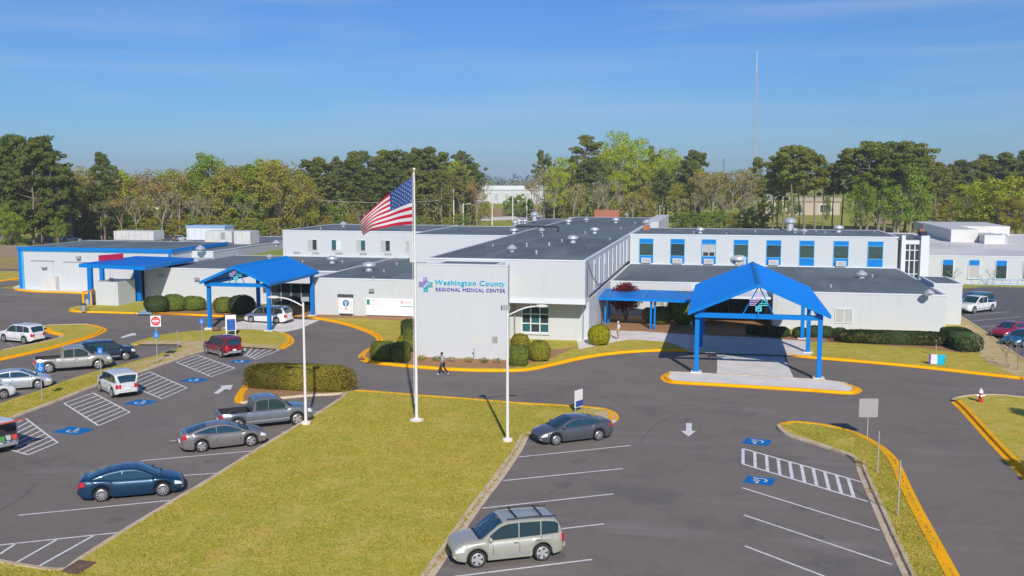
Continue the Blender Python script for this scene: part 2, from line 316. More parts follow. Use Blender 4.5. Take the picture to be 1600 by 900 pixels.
poly('bare_strip', [(225,533),(262,532),(340,533),(436,540),(430,545),(380,542),(320,545),(285,541),(278,538),(215,538)], .122, m_dirt, medS)
poly('bare_strip', [(928,638),(955,642),(964,650),(958,658),(935,650),(890,640)], .124, m_dirt, lawn)
# drain
dr = thing('storm_drain', 'rusty brown storm drain cover let into the kerb at the tip of the left stalls', 'drain', G(122, 885))
b = MB(); q = [G(95,892,.16)-G(122,885), G(124,874,.16)-G(122,885), G(150,878,.16)-G(122,885), G(122,897,.16)-G(122,885)]
b.add(q, [(0, 1, 2, 3)]); b.add([(v.x, v.y, 0.01) for v in q], [(0, 1, 2, 3)])
b.add([*q, *[Vector((v.x, v.y, .0)) for v in q]], [(0,1,5,4),(1,2,6,5),(2,3,7,6),(3,0,4,7)])
b.build('cover', mat('rusty_brown', (.14,.08,.06), .8, var=[(3,(.2,.12,.08),.4,.7)]), dr)
m_stain = mat('oil_stain', (.16,.143,.125), .75, spec=.2, var=[(3,(.19,.168,.145),.45,.55)])
for i, (sx, sy, sr) in enumerate([(905,720,.5),(880,758,.7),(850,800,.45),(870,870,.6),(1250,792,.6),(1275,840,.45),(1290,880,.7),(250,742,.5),(180,812,.6),(330,720,.4),(340,640,.5),(1100,700,.4),(230,585,.5),(60,720,.6),(700,600,.5)]):
    rs = random.Random(i); c = G(sx, sy, .004); b = MB(); b.add([(c.x + sr*rs.uniform(.5,1)*cos(a*.45), c.y + sr*1.3*rs.uniform(.5,1)*sin(a*.45), .004) for a in range(14)], [tuple(range(14))]); b.build('oil_stain', m_stain, asph)
def ribbon(name, px, w, m, z):
    P = catmull([G(x, y, z) for x, y in px], 5, False); b = MB(); V = []
    for i, p in enumerate(P):
        d = (P[min(i+1, len(P)-1)] - P[max(i-1, 0)]).normalized(); n = Vector((-d.y, d.x, 0))*w*(.5 + .25*sin(i*1.7)); V += [p - n, p + n]
    b.add(V, [(2*i, 2*i+2, 2*i+3, 2*i+1) for i in range(len(P)-1)]); return b.build(name, m, asph)
ribbon('tyre_mark', [(0,798),(20,785),(40,772),(52,760),(58,754)], .22, m_stain, .006)
ribbon('tyre_mark', [(1000,690),(1020,668),(1040,655),(1062,648)], .13, m_stain, .006)
m_crack = mat('crack_sealant', (.06,.058,.06), .5)
for i, px in enumerate([[(1180,630),(1200,634),(1222,633),(1250,636),(1290,633)],[(230,700),(252,697),(270,692),(300,690)],[(10,735),(40,724),(70,722),(110,706)]]): ribbon('crack', px, .022, m_crack, .0065)
# ---------------------------------------------------------------- painted markings
def line(x0, y0, x1, y1, w=.12, m=m_line, z=.009, par=asph):
    a = G(x0, y0, z); c = G(x1, y1, z); d = (c - a).normalized(); n = Vector((-d.y, d.x, 0)) * (w / 2)
    b = MB(); b.add([a - n, c - n, c + n, a + n], [(0, 1, 2, 3)]); return b.build('parking_line', m, par)
for L_ in [(811,714,985,696),(786,751,973,732),(754,794,959,771.5),(878,826,944,818.5),(708,901,925,874),
           (1160,762,1374,828.5),(1162,804.5,1394,882),(1164,853,1300,905),
           (29,805,274,781),(220,720,400,704),(160,752,342,739),(440,675,520,669),(266,689,290,687),
           (0,851.5,190,831.5),(88,843.5,20,882),(146,837,58,886),(25,849,0,865.5),(487,644,505,642)]: line(*L_)
for L_ in [(1212,531,1240,592,.1)]: line(*L_)
def ladder(q, k, m=m_line, wd=.13):
    """hatched access aisle: q = four px corners, rungs run q0q1 -> q3q2"""
    line(*q[0], *q[1], wd, m); line(*q[3], *q[2], wd, m)
    for i in range(k + 1):
        t = i / k; a = [lerp(q[0][j], q[1][j], t) for j in (0, 1)]; c = [lerp(q[3][j], q[2][j], t) for j in (0, 1)]
        line(*a, *c, wd, m, z=.013)
ladder([(1161,701),(1325,747),(1334,777),(1161,725)], 9, wd=.17)
line(1325,747,1348,753.5,.13); line(1334,777,1356,783.5,.13)
ladder([(202,827-0),(100,629),(146,613),(202,643)][:0] or [(100,630),(154,665),(203,644),(146,614)], 8)
ladder([(192,598),(253,623),(292,606),(234,581)], 8)
ladder([(276,566),(330,588.5),(367,575),(308,554.5)], 8)
ladder([(380,554),(400,561.5),(437,546.5),(384,541.5)], 5)
ladder([(-30,690),(44,710.5),(90,691.5),(40,653.5)], 8)
for L_ in [(220,540,252,536),(236,546,276,538),(250,550,284,541)]: line(*L_, .1, m_linefade)
for L_ in [(13,536,28,545),(60,536,30,545),(1507,492.5,1578,487),(1520,501.5,1594,494.5),(1532,511,1600,505),(1497,472,1530,470),(80,584,120,581),(60,600,100,595)]: line(*L_, .1, m_linefade if L_[0] < 100 else m_line, z=.011)
def hc(x, y, ang, s=1.0, rot=0, wd=1.5, dp=1.25):
    """blue square with a white wheelchair symbol"""
    c = G(x, y); o = MB()
    o.add([(-wd/2, -dp/2, 0), (wd/2, -dp/2, 0), (wd/2, dp/2, 0), (-wd/2, dp/2, 0)], [(0, 1, 2, 3)], 0)
    k = 14; R0, R1 = .27, .36; A = [radians(150) + i/k*radians(250) for i in range(k+1)]
    z = .004; R = Matrix.Rotation(rot, 2)
    def a(vs, fs): o.add([(*(R @ Vector(v)), z) for v in vs], fs, 1)
    for t0, t1 in zip(A, A[1:]):
        a([(R0*cos(t0), R0*sin(t0)-.08), (R1*cos(t0), R1*sin(t0)-.08), (R1*cos(t1), R1*sin(t1)-.08), (R0*cos(t1), R0*sin(t1)-.08)], [(0,1,2,3)])
    def seg(x0, y0, x1, y1, w=.09):
        d = Vector((x1-x0, y1-y0)).normalized(); n = Vector((-d.y, d.x))*w/2
        a([(x0-n.x, y0-n.y), (x1-n.x, y1-n.y), (x1+n.x, y1+n.y), (x0+n.x, y0+n.y)], [(0,1,2,3)])
    seg(-.06, .38, .02, -.02); seg(-.02, .0, .3, .0); seg(.28, .02, .42, -.36); seg(.4, -.34, .54, -.28); seg(-.04, .2, .24, .2)
    a([(-.08+.085*cos(t), .47+.085*sin(t)) for t in [2*pi*i/8 for i in range(8)]], [tuple(range(8))])
    ob = o.build('accessible_marking', [m_hcblue, m_line], asph, loc=(c.x, c.y, .010), rz=radians(ang)); ob.scale = (s, s, 1); return ob
hc(1183,690.5,-12,1.0,pi*.9,1.5,1.45); hc(1187,751,-12,1.0,pi*.9,1.45,1.3)
hc(115,673,-8,1.0,.0,2.0,1.5)
hc(220,629,-8,1.0,.0,1.7,1.6); hc(304,594,-8,1.0,.0,1.7,1.6); hc(375,565,-8,1.0,0,1.6,1.4)
def arrow(pts, name='road_arrow', m=m_line): 
    b = MB(); b.add([G(x, y, .010) for x, y in pts], [tuple(range(len(pts)))]); return b.build(name, m, asph)
arrow([(1072,661),(1081,661),(1081,673),(1087,673.5),(1076,682),(1064,673.5),(1072,673)])
arrow([(334,614),(347,604.5),(343,603),(364,601),(360,609.5),(353,607.5),(340,615.5)])
arrow([(188,527),(206,520.5),(213,521),(212,524),(207,524),(191,528.5)])
# ================================================================= BUILDINGS
def text_mesh(s, size, m, extr=.02, sp=1.0, bold=0.0):
    c = bpy.data.curves.new('lettering', 'FONT'); c.body = s; c.size = size; c.extrude = extr; c.space_character = sp
    c.align_x = 'LEFT'; c.offset = bold; c.resolution_u = 2
    o = bpy.data.objects.new('tmp', c); scene.collection.objects.link(o); dg = bpy.context.evaluated_depsgraph_get(); dg.update()
    me = bpy.data.meshes.new_from_object(o.evaluated_get(dg)); bpy.data.objects.remove(o); me.materials.clear(); me.materials.append(m); return me
def fit_text(name, s, x0, x1, y, z, h, m, parent, extr=.02, sp=1.05, bold=0, cap=.7):
    """wall lettering facing -Y between x0 and x1, baseline z, capital height h"""
    def build_(s_): return text_mesh(s_, 1, m, extr / max(h, .01) * cap, sp, bold)
    if parent is not None and len(s) > 1:
        full = build_(s); xs = [v.co.x for v in full.vertices]; w0, w1 = min(xs), max(xs); bpy.data.meshes.remove(full)
        sy = h / cap; sx = (x1 - x0) / (w1 - w0); root = bpy.data.objects.new(name, None); root.location = (x0, y, z); link(root, parent)
        for i, ch in enumerate(s):
            if ch == ' ': continue
            a = build_(s[:i+1]); b_ = build_(ch); r = max(v.co.x for v in a.vertices); bx = max(v.co.x for v in b_.vertices)
            for v in b_.vertices: v.co = ((v.co.x + r - bx - w0)*sx, -v.co.z*sy, v.co.y*sy)
            bpy.data.meshes.remove(a); obj('letter', b_, root)
        return root
    me = text_mesh(s, 1, m, extr / max(h, .01) * cap, sp, bold)
    xs = [v.co.x for v in me.vertices]; w0, w1 = min(xs), max(xs)
    sy = h / cap; sx = (x1 - x0) / (w1 - w0)
    me.transform(Matrix(((sx, 0, 0, -w0*sx), (0, 0, -sy*0+0, 0), (0, sy, 0, 0), (0, 0, 0, 1))) if False else Matrix.Identity(4))
    for v in me.vertices: v.co = ((v.co.x - w0)*sx, -v.co.z*sy, v.co.y*sy)
    me.flip_normals() if False else None
    return obj(name, me, parent, (x0, y, z))
H0 = thing('hospital_building', 'long white flat-roofed hospital with dark roofs, lettered sign wall and blue window panels', 'building', (-12, 100, 0))
OFF = Vector((12, -100, 0))
def hb(name, m, fn, parent=None):
    b = MB(); fn(b)
    o = b.build(name, m, parent if parent is not None else H0)
    if parent is None: o.location = OFF
    return o
def block(x0, x1, y0, y1, z0, z1, roof=True, rim=.22, root=None, mw=m_wall, mr=m_roof, off=None):
    root = root or H0; off = OFF if off is None else off
    b = MB(); b.box(x0, x1, y0, y1, z0, z1 - .12); wl = b.build('wall', mw, root); wl.location = off
    b = MB()   # coping
    e = .05; t0, t1 = z1 - .12, z1
    b.box(x0-e, x1+e, y0-e, y0+rim, t0, t1); b.box(x0-e, x1+e, y1-rim, y1+e, t0, t1); b.box(x0-e, x0+rim, y0+rim, y1-rim, t0, t1); b.box(x1-rim, x1+e, y0+rim, y1-rim, t0, t1)
    c = b.build('coping', m_trim, wl)
    rf = None
    if roof:
        b = MB(); b.box(x0+rim+.003, x1-rim-.003, y0+rim+.003, y1-rim-.003, z1-.115, z1-.03); rf = b.build('roof', mr, root); rf.location = off
    return wl, rf
HM = 7.9
# centre block: upper storey overhangs a recessed ground floor
cw, croof = block(-27.3, -12.35, 90.8, 188, 4.35, HM)
hb('fascia', m_trim, lambda b: b.box(-27.3, -12.3, 90.72, 93.2, 3.85, 4.346))
hb('wall', m_wall, lambda b: (b.box(-27.3, -18.75, 93.2, 133, 0, 3.85), b.box(-16.05, -12.9, 93.2, 133, 0, 3.85), b.box(-18.75, -16.05, 93.2, 133, 3.25, 3.85), b.box(-18.75, -16.05, 93.2, 133, 0, .7), b.box(-12.9, -12.42, 94.3, 133, 0, 3.85)))
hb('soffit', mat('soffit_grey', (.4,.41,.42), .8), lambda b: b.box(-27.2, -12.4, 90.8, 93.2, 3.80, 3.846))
# lobby window, three by three panes
wf = hb('window_frame', m_trim, lambda b: ([b.box(x-.05, x+.05, 93.3, 93.42, .7, 3.25) for x in (-18.7, -17.85, -16.97, -16.1)], [b.box(-18.65, -16.15, 93.31, 93.41, z-.05, z+.05) for z in (.75, 1.6, 2.5, 3.2)]))
for i in range(3):
    for j in range(3):
        p_ = MB(); z0 = (.8, 1.65, 2.55)[j]; x0 = (-18.65, -17.8, -16.92)[i]; p_.box(x0, x0+.78, 93.37, 93.39, z0, z0+(.8, .8, .6)[j])
        p_.build('pane', m_glassT if (i+j) % 2 == 0 else m_glass, wf)
hb('window_sill', m_trim, lambda b: b.box(-18.8, -16.0, 93.02, 93.25, .6, .7))
hb('downspout', m_grey, lambda b: b.tube([(-19.3, 92.9, 3.8), (-19.3, 92.9, .1)], .06))
# sign wall
hb('sign_wall', m_wall, lambda b: b.box(-25.55, -17.6, 81.9, 82.5, 0, 8.05))
hb('coping', m_trim, lambda b: b.box(-25.6, -17.55, 81.86, 82.54, 8.05, 8.13))
lk, lkr = block(-25.4, -19.8, 82.53, 90.7, 0, 7.66)
sw = thing('building_sign', 'raised blue and purple lettering with a striped cross emblem on the tall white sign wall', 'sign', (-25.55, 81.9, 0))
fit_text('lettering', 'Washington County', 1.63, 7.72, -.04, 6.38, .42, m_teal, sw, .04, 1.08, .007)
fit_text('lettering', 'REGIONAL MEDICAL CENTER', 1.72, 7.72, -.04, 5.84, .29, m_purple, sw, .04, 1.12, 0)
def emblem(parent, cx, y, cz, s, m1, m2, m3=m_signw):
    """striped cross of small raised bars split by a diagonal gap"""
    def bars(name, m, rects):
        b = MB()
        for x0, x1, z0, z1 in rects: b.box(cx+x0*s, cx+x1*s, y-.06, y, cz+z0*s, cz+z1*s)
        return b.build(name, m, parent)
    bars('emblem_bar', m1, [(-.2,-.13,.34,.62),(-.06,.01,.34,.62),(.08,.15,.34,.62),(-.2,.22,.25,.3)])
    bars('emblem_bar', m1, [(-.62,.1,.15,.21),(-.62,.02,.03,.08),(-.62,-.1,-.09,-.04),(-.62,-.2,-.22,-.16)])
    bars('emblem_bar', m2, [(.24,.62,.15,.21),(.16,.28,.03,.08),(.4,.62,.03,.08),(.06,.62,-.09,-.04),(-.04,.62,-.22,-.16)])
    bars('emblem_bar', m2, [(-.2,.22,-.32,-.26),(-.2,-.08,-.62,-.34),(.1,.22,-.62,-.34),(-.06,.08,-.44,-.34),(-.06,.08,-.62,-.54)])
emblem(sw, .83, -.02, 6.38, .98, m_purpl, m_tealg)
# small details on the sign wall
hb('wall_vent', m_grey, lambda b: b.box(-18.95, -18.5, 81.86, 81.9, 1.55, 2.1))
# right-hand low blocks
block(-12.35, 4.9, 111.6, 134.2, 0, 3.95); bw, broofR = block(4.9, 21.35, 104.85, 134.2, 0, 3.95)
hb('added_shade_slab', m_trim, lambda b: b.box(-3.4, 4.88, 105.4, 111.5, 3.0, 3.25)); hb('porch_wall', m_wall, lambda b: b.box(-3.4, -3.1, 105.5, 111.5, 0.1, 2.99))  # slab added to keep the entrance doors in shade
block(21.42, 24.2, 111.5, 119.2, 0, 4.4)
# upper right wing
rw, rwroof = block(-12.28, 21.3, 134.2, 150.5, 0, HM)
# upper left wing
lw, lwroof = block(-61.3, -40.6, 133.4, 152, 0, HM); block(-40.6, -27.3, 127.2, 150, 0, HM)
# low left blocks
l1, l1roof = block(-71.2, -44.9, 112.9, 133.3, 0, 4.25); l2, l2roof = block(-44.9, -27.3, 105.2, 133.2, 0, 4.25)
l3, l3roof = block(-84, -68.4, 126.5, 160, 4.0, 5.3)
# rear piece with raised parapet
hb('wall', m_wall, lambda b: b.box(-12.35, -10.2, 160, 188.5, 0, 8.4)); block(-33.5, -27.4, 152, 186, 0, 7.6)
# upper storey windows on the right wing
def blue_window(cx, kind, ac):
    z0, z1 = 3.98, 7.3; hw = .86
    f = hb('window', m_cyan, lambda b: (b.box(cx-hw-.07, cx-hw, 134.11, 134.2, z0, z1), b.box(cx+hw, cx+hw+.07, 134.11, 134.2, z0, z1), b.box(cx-hw, cx+hw, 134.11, 134.2, z1-.06, z1),
                                        b.box(cx-hw, cx+hw, 134.1, 134.2, 6.64, 6.72), b.box(cx-hw, cx+hw, 134.1, 134.2, 5.0, 5.1)))
    MB().box(cx-hw, cx+hw, 134.14, 134.2, 6.72, z1-.06).build('panel', m_bluetrim, f)
    MB().box(cx-hw, cx+hw, 134.15, 134.2, 5.1, 6.64).build('pane', kind, f)
    MB().box(cx-hw, cx+hw, 134.13, 134.2, 4.05, 5.0).build('panel', m_bluetrim, f)
    MB().box(cx-hw-.1, cx+hw+.1, 134.03, 134.2, z0-.03, 4.05).build('sill', m_trim, f)
    if ac:
        o = MB().box(cx-.62, cx+.62, 133.75, 134.13, 4.1, 4.75).build('air_conditioner', m_lgrey, f)
        g = MB()
        for k in range(5): g.box(cx-.5, cx+.5, 133.73, 133.75, 4.2+k*.1, 4.245+k*.1)
        # the grille louvres are the unit's own face
        g.build('grille', m_grey, f)
    if kind is m_blind:
        MB().box(cx-.02, cx+.02, 134.12, 134.14, 5.1, 6.64).build('mullion', m_grey, f)
        MB().box(cx-.7, cx-.08, 134.12, 134.14, 5.15, 5.6).build('lower_pane', m_dark, f); MB().box(cx+.08, cx+.7, 134.12, 134.14, 5.15, 5.6).build('lower_pane', m_dark, f)
kg = mat('green_tinted_glass', (.04,.085,.07), .08, spec=.9)
for cx, kd, ac in [(-10.13,kg,1),(-6.05,m_glass,1),(-2.02,m_blind,1),(2.07,kg,1),(6.18,m_glass,1),(10.3,kg,0),(14.48,kg,1),(18.64,kg,0)]: blue_window(cx, kd, ac)
# window slots along the side of the centre block
for k in range(9):
    y = 97 + k*4.1
    f = hb('window', m_trim, lambda b: (b.box(-12.35, -12.28, y, y+.09, 4.6, 7.3), b.box(-12.35, -12.28, y+1.2, y+1.29, 4.6, 7.3), b.box(-12.35, -12.28, y, y+1.29, 7.3, 7.37), b.box(-12.35, -12.28, y, y+1.29, 4.53, 4.6)))
    MB().box(-12.35, -12.3, y+.09, y+1.2, 4.6, 7.3).build('pane', m_grey if k % 2 else m_glass, f)
# windows of the upper left wing
for i, cx in enumerate((-56.84, -53.25, -49.65, -46.05, -42.39)):
    f = hb('window', m_lgrey, lambda b: (b.box(cx-.75, cx-.67, 133.3, 133.4, 5.1, 6.66), b.box(cx+.67, cx+.75, 133.3, 133.4, 5.1, 6.66), b.box(cx-.67, cx+.67, 133.3, 133.4, 6.58, 6.66), b.box(cx-.67, cx+.67, 133.3, 133.4, 5.1, 5.18), b.box(cx-.03, cx+.03, 133.3, 133.4, 5.18, 6.58)))
    MB().box(cx-.67, cx-.03, 133.34, 133.4, 5.18, 6.58).build('pane', [m_blind, m_glassT, m_blind, m_blind, m_blind][i], f)
    MB().box(cx+.03, cx+.67, 133.34, 133.4, 5.18, 6.58).build('pane', [m_glass, m_trim, m_glassT, m_glass, m_glassT][i], f)
for cx in (-59.2, -56.4, -52.9, -49.3, -45.7, -42.1):
    hb('wall_vent', m_grey, lambda b: [b.box(cx-.52+k*.27, cx-.3+k*.27, 133.36, 133.4, 4.55, 4.85) for k in range(4)])
# low windows right
def low_window(x0, x1, y, z0, z1, m, mull=True):
    f = hb('window', m_trim, lambda b: (b.box(x0-.07, x0, y-.09, y, z0-.07, z1+.07), b.box(x1, x1+.07, y-.09, y, z0-.07, z1+.07), b.box(x0, x1, y-.09, y, z1, z1+.07), b.box(x0, x1, y-.09, y, z0-.07, z0), mull and b.box((x0+x1)/2-.04, (x0+x1)/2+.04, y-.09, y, z0, z1)))
    MB().box(x0, x1, y-.05, y, z0, z1).build('pane', m, f)
low_window(11.0, 12.6, 104.85, .95, 2.3, m_blind); low_window(-7.6, -6.35, 111.6, 1.3, 2.7, mat('pale_green_glass', (.35,.36,.24), .2))
# shaded entrance doors under the right canopy
for k in range(5):
    f = hb('door', m_dark, lambda b: (b.box(-1.9+k*1.25, -1.83+k*1.25, 111.5, 111.6, .12, 2.6), b.box(-.78+k*1.25, -.71+k*1.25, 111.5, 111.6, .12, 2.6), b.box(-1.83+k*1.25, -.78+k*1.25, 111.5, 111.6, 2.5, 2.6)))
    MB().box(-1.83+k*1.25, -.78+k*1.25, 111.54, 111.6, .12, 2.5).build('pane', m_glass, f)
# entrance under the left canopy
hb('recess_shade_sheet', m_dark, lambda b: b.box(-53.6, -45.6, 112.82, 112.9, .12, 2.9))  # flat dark sheet paints the shade of a recess, no depth built
for k in range(6):
    f = hb('door', m_grey, lambda b: (b.box(-53.5+k*1.3, -53.43+k*1.3, 112.7, 112.8, .12, 2.7), b.box(-52.27+k*1.3, -52.2+k*1.3, 112.7, 112.8, .12, 2.7), b.box(-53.43+k*1.3, -52.27+k*1.3, 112.7, 112.8, 2.62, 2.7)))
    MB().box(-53.43+k*1.3, -52.27+k*1.3, 112.74, 112.8, .12, 2.6).build('pane', m_glass, f)
hb('wall', m_wall, lambda b: b.box(-53.8, -44.95, 110.6, 112.6, 2.95, 4.1))
# wall lamps under the eaves
for x, y, z in ((-68.2,112.8,3.2),(-63.2,112.8,2.95),(-37.9,105.1,3.0)):
    hb('wall_light', m_grey, lambda b: (b.box(x-.28, x-.03, y-.3, y-.05, z-.15, z+.18), b.box(x+.03, x+.28, y-.3, y-.05, z-.15, z+.18), b.box(x-.1, x+.1, y-.06, y, z-.1, z+.1)))
hb('conduit', m_lgrey, lambda b: b.box(-44.6, -44.5, 105.08, 105.2, 0, 4.1))
# cables down the side of the block
hb('cable', m_black, lambda b: (b.tube([(-12.28, 92, 7.6), (-12.26, 95, 6.2), (-12.26, 99, 4.9), (-12.26, 104, 4.4)], .03, 5), b.tube([(-12.2, 91.4, 7.2), (-12.2, 91.4, 4.4)], .025, 5)))
# roof vents
def vent(roof, x, y, z, s=1.0, kind=0):
    b = MB()
    if kind == 0: b.lathe([(.34, 0), (.34, .25), (.62, .32), (.66, .42), (.5, .62), (.22, .82), (.05, .9)], 12)      # mushroom
    elif kind == 1: b.lathe([(.1, 0), (.1, .3), (.17, .32), (.17, .42), (.04, .5)], 8)                               # small stack
    elif kind == 2: b.lathe([(.4, 0), (.38, .5), (.75, .55), (.78, .75), (.6, .95), (.2, 1.05)], 14)                 # exhaust fan
    else: b.lathe([(.45, 0), (.45, 1.0), (.75, 1.05), (.75, 1.4), (.5, 1.6), (.1, 1.7)], 14)
    o = b.build('roof_vent', m_galv, roof, smooth=True, angle=50, loc=(x, y, z)); o.scale = (s*.85,)*3; return o
def vents(roof, z, lst):
    for px, py, s, k in lst:
        p = G(px, py, z); vent(roof, p.x, p.y, z-.03, s, k)
vents(croof, HM, [(800,393,1,0),(895,379,1,2),(929,364.5,.95,2),(838,397,1,1),(858,384,1,1),(823,385,1,1),(878,378,.9,1),(803,365,.9,2),(846,363,.9,0),(888,350,.9,2),(891,344,.8,0),(916,346,.9,0),(962,348,.95,2),(979,338,.8,0),(805,351,.8,2),(811,349,.8,2),(820,349,.8,2),(835,345,1.1,3),(970,358,.8,1),(992,350,.9,1),(953,375,.7,1),(914,365,.8,1),(770,385,.7,1),(848,370,.9,1),(998,361,.7,1),(1010,352,1.3,0)])
vents(lwroof, HM, [(536.5,354,1.1,0),(501,358,.8,1)])
vents(rwroof, HM, [(1094,364,.9,2),(1084,365,.8,1),(1180,363,.8,1),(1234,360,1.3,3),(1242,363,.9,0),(1256,364.5,.9,0),(1275,362,.7,1),(1289,364,.7,1),(1310,362.5,1.1,2),(1366,362.5,.8,1),(1135,366,.6,1)])
vents(l2roof, 4.25, [(519,411,1.1,2),(576.5,423,1.25,2),(535,411,.9,1),(600,425,.9,1),(620,414,.9,1),(583,436,.7,1)])
vents(l1roof, 4.25, [(421,404,.9,0),(473,410,.8,1)])
vents(l3roof, 5.3, [(432,384,1.2,0),(313,393,1.2,0)])
vents(broofR, 3.95, [(1346,434,1.2,0),(1363,433,.9,1),(1298,449,.9,1),(1452,462,.9,0)])
p = G(1153.5, 414.5, 3.95); vent(bw, p.x, p.y, 3.9, 1.6, 2)
# pipe rack and chimney on the centre roof
b = MB()
A = G(808, 362, HM); B = G(872, 362, HM)
b.tube([(A.x, A.y, HM+.7), (B.x, B.y, HM+.7)], .14, 6)
for q in (A, B): b.box(q.x-.12, q.x+.12, q.y-.12, q.y+.12, HM-.04, HM+.7)
b.build('pipe_rack', m_dark, croof)
q = G(948, 339, HM); MB().box(q.x-2.3, q.x+2.3, q.y, q.y+2, HM-.05, HM+1.3).build('chimney', m_brick, croof)
q = G(1010, 359, HM); MB().box(q.x-.45, q.x+.45, q.y, q.y+.8, HM-.05, HM+.65).build('hatch', m_brick, rwroof)
# emergency wing with blue trim
EW = thing('emergency_wing', 'low white metal building with blue edge trim and dark roof behind the ambulance canopy', 'building', (-83, 121.3, 0)); EO = Vector((83, -121.3, 0))
ewl, ewr = block(-94.6, -71.6, 121.3, 136.5, 0, 5.85, root=EW, off=EO, rim=.1)
def eb(name, m, fn):
    b = MB(); fn(b); o = b.build(name, m, EW); o.location = EO; return o
eb('trim', m_bluetrim, lambda b: (b.box(-94.75, -71.45, 121.1, 121.24, 5.42, 5.9), b.box(-71.54, -71.4, 121.24, 136.6, 5.42, 5.9)))
eb('trim', m_bluetrim, lambda b: (b.box(-94.66, -94.2, 121.16, 121.29, 0, 5.42), b.box(-72.0, -71.65, 121.16, 121.29, 0, 5.42)))
eb('trim', m_cyan, lambda b: (b.box(-94.2, -93.9, 121.2, 121.29, 0, 5.3), b.box(-93.9, -72.0, 121.2, 121.29, 5.28, 5.42)))
eb('door', m_wall, lambda b: b.box(-87.6, -80.7, 121.2, 121.29, .1, 3.9)); eb('door', m_wall, lambda b: b.box(-92.6, -89.3, 121.22, 121.29, .1, 4.0))
eb('door_lintel', m_grey, lambda b: (b.box(-87.7, -80.6, 121.12, 121.29, 3.9, 3.98), b.box(-92.7, -89.2, 121.12, 121.29, 4.0, 4.07)))
eb('wall_light', m_grey, lambda b: (b.box(-85.6, -85.0, 120.9, 121.2, 4.35, 4.75),)); eb('wall_light', m_grey, lambda b: b.box(-90.9, -90.2, 120.8, 121.2, 3.0, 3.2))
eb('utility_cabinet', m_lgrey, lambda b: b.box(-90.6, -88.6, 120.6, 121.2, .12, 1.9)); eb('utility_cabinet', m_grey, lambda b: b.box(-80.5, -78.6, 120.4, 121.2, .12, 1.6))
eb('wall', m_wall, lambda b: b.box(-71.55, -68.5, 122.5, 126.4, 0, 4.4))
for x0, y0, x1, z1, m, lab in [(178,374,248,1.35,m_lgrey,'long grey box unit on the roof left of the blue-capped one'), (292,374,358,1.95,m_trim,'white roof unit with a pale blue cap behind the emergency wing'), (320,378,367,1.75,m_lgrey,'cream cabinet with dark stains standing before the blue-capped unit'), (366,381,394,1.95,m_lgrey,'plain cream cabinet at the right end of the rooftop row')]:
    zb = 5.3; a = G(x0, y0, zb); c = G(x1, y0, zb)
    if lab.startswith('long'): zb = 5.8; a = G(x0, y0, zb); c = G(x1, y0, zb)
    t = thing('rooftop_unit', lab, 'roof unit', (a.x, a.y, zb-.05), group='equipment cabinets on the left roofs')
    wd = c.x - a.x
    b = MB(); b.box(0, wd, 0, 3, 0, z1); b.build('casing', m, t)
    g = MB()
    for k in range(int(wd/1.1)): g.box(.3+k*1.1, .34+k*1.1, -.03, 0, .1, z1-.1)
    g.build('panel_joint', m_grey, t)
    if 'blue-capped' not in lab and 'blue cap' in lab: MB().box(-.08, wd+.08, -.1, 3.1, z1, z1+.35).build('cap', mat('pale_blue_cap', (.3,.45,.65), .5), t)
    if 'dark stains' in lab: MB().box(wd*.6, wd*.75, -.04, 0, .5, 1.6).build('vent_panel', m_grey, t)
# white annex and the glazed link
AX = thing('annex_building', 'white annex with pale roof and blue-topped windows beyond the side parking lot', 'building', (45, 155, 0)); AO = Vector((-45, -155, 0))
axl, axr = block(27.2, 78, 155.2, 215, 0, 4.15, root=AX, mr=m_roofw, off=AO, rim=.5)
def ab(name, m, fn, parent=None):
    b = MB(); fn(b); o = b.build(name, m, parent or AX)
    if parent is None: o.location = AO
    return o
for k, px in enumerate((1479.5, 1520.5, 1563, 1606)):
    q = G(px, 445); x = q.x * 155.2 / q.y
    f = ab('window', m_trim, lambda b: (b.box(x-.78, x-.7, 155.08, 155.2, .9, 3.5), b.box(x+.7, x+.78, 155.08, 155.2, .9, 3.5), b.box(x-.85, x+.85, 155.0, 155.2, .8, .92)))
    MB().box(x-.7, x+.7, 155.12, 155.2, 2.75, 3.5).build('panel', m_bluetrim, f); MB().box(x-.7, x+.7, 155.13, 155.2, .92, 2.75).build('pane', [m_glass, m_blind, m_glass, m_glass][k], f)
vents(axr, 4.15, [(1485,365,.7,1),(1492,371,.7,1),(1486,384,.8,1),(1495,362,.7,1),(1502,368,.7,1),(1518,384,.8,1),(1525,382,.8,1),(1472,370,.8,0),(1510,374,.6,1)])
q = G(1553, 381, 4.15)
ab('roof_plant', m_lgrey, lambda b: (b.box(q.x-1.5, q.x+1.5, q.y, q.y+8, 4.12, 5.6), b.box(q.x-6, q.x-1.6, q.y+4, q.y+30, 4.12, 6.3), b.box(q.x-5, q.x+9, q.y+26, q.y+45, 4.12, 5.9)))
q2 = G(1560, 379, 4.15)
ab('roof_fan', m_galv, lambda b: b.lathe([(1.1, 4.1), (1.1, 5.2), (.8, 5.7), (.2, 5.8)], 14, (q2.x, q2.y-2, 0)))
ab('railing', m_cyan, lambda b: ([b.box(34+k*1.0, 34.06+k*1.0, 151.6, 151.66, 0, 1.1) for k in range(20)], b.box(34, 53.1, 151.58, 151.68, 1.08, 1.14), b.box(34, 53.1, 151.58, 151.68, .55, .6)))
LT = thing('glazed_link', 'narrow glazed stair link between white piers beside the annex', 'building', (23.5, 133, 0)); LO = Vector((-23.5, -133, 0))
def tb(name, m, fn):
    b = MB(); fn(b); o = b.build(name, m, LT); o.location = LO; return o
def TX(px, Y): 
    q = G(px, 440); return q.x / q.y * Y
Y0 = 134.0
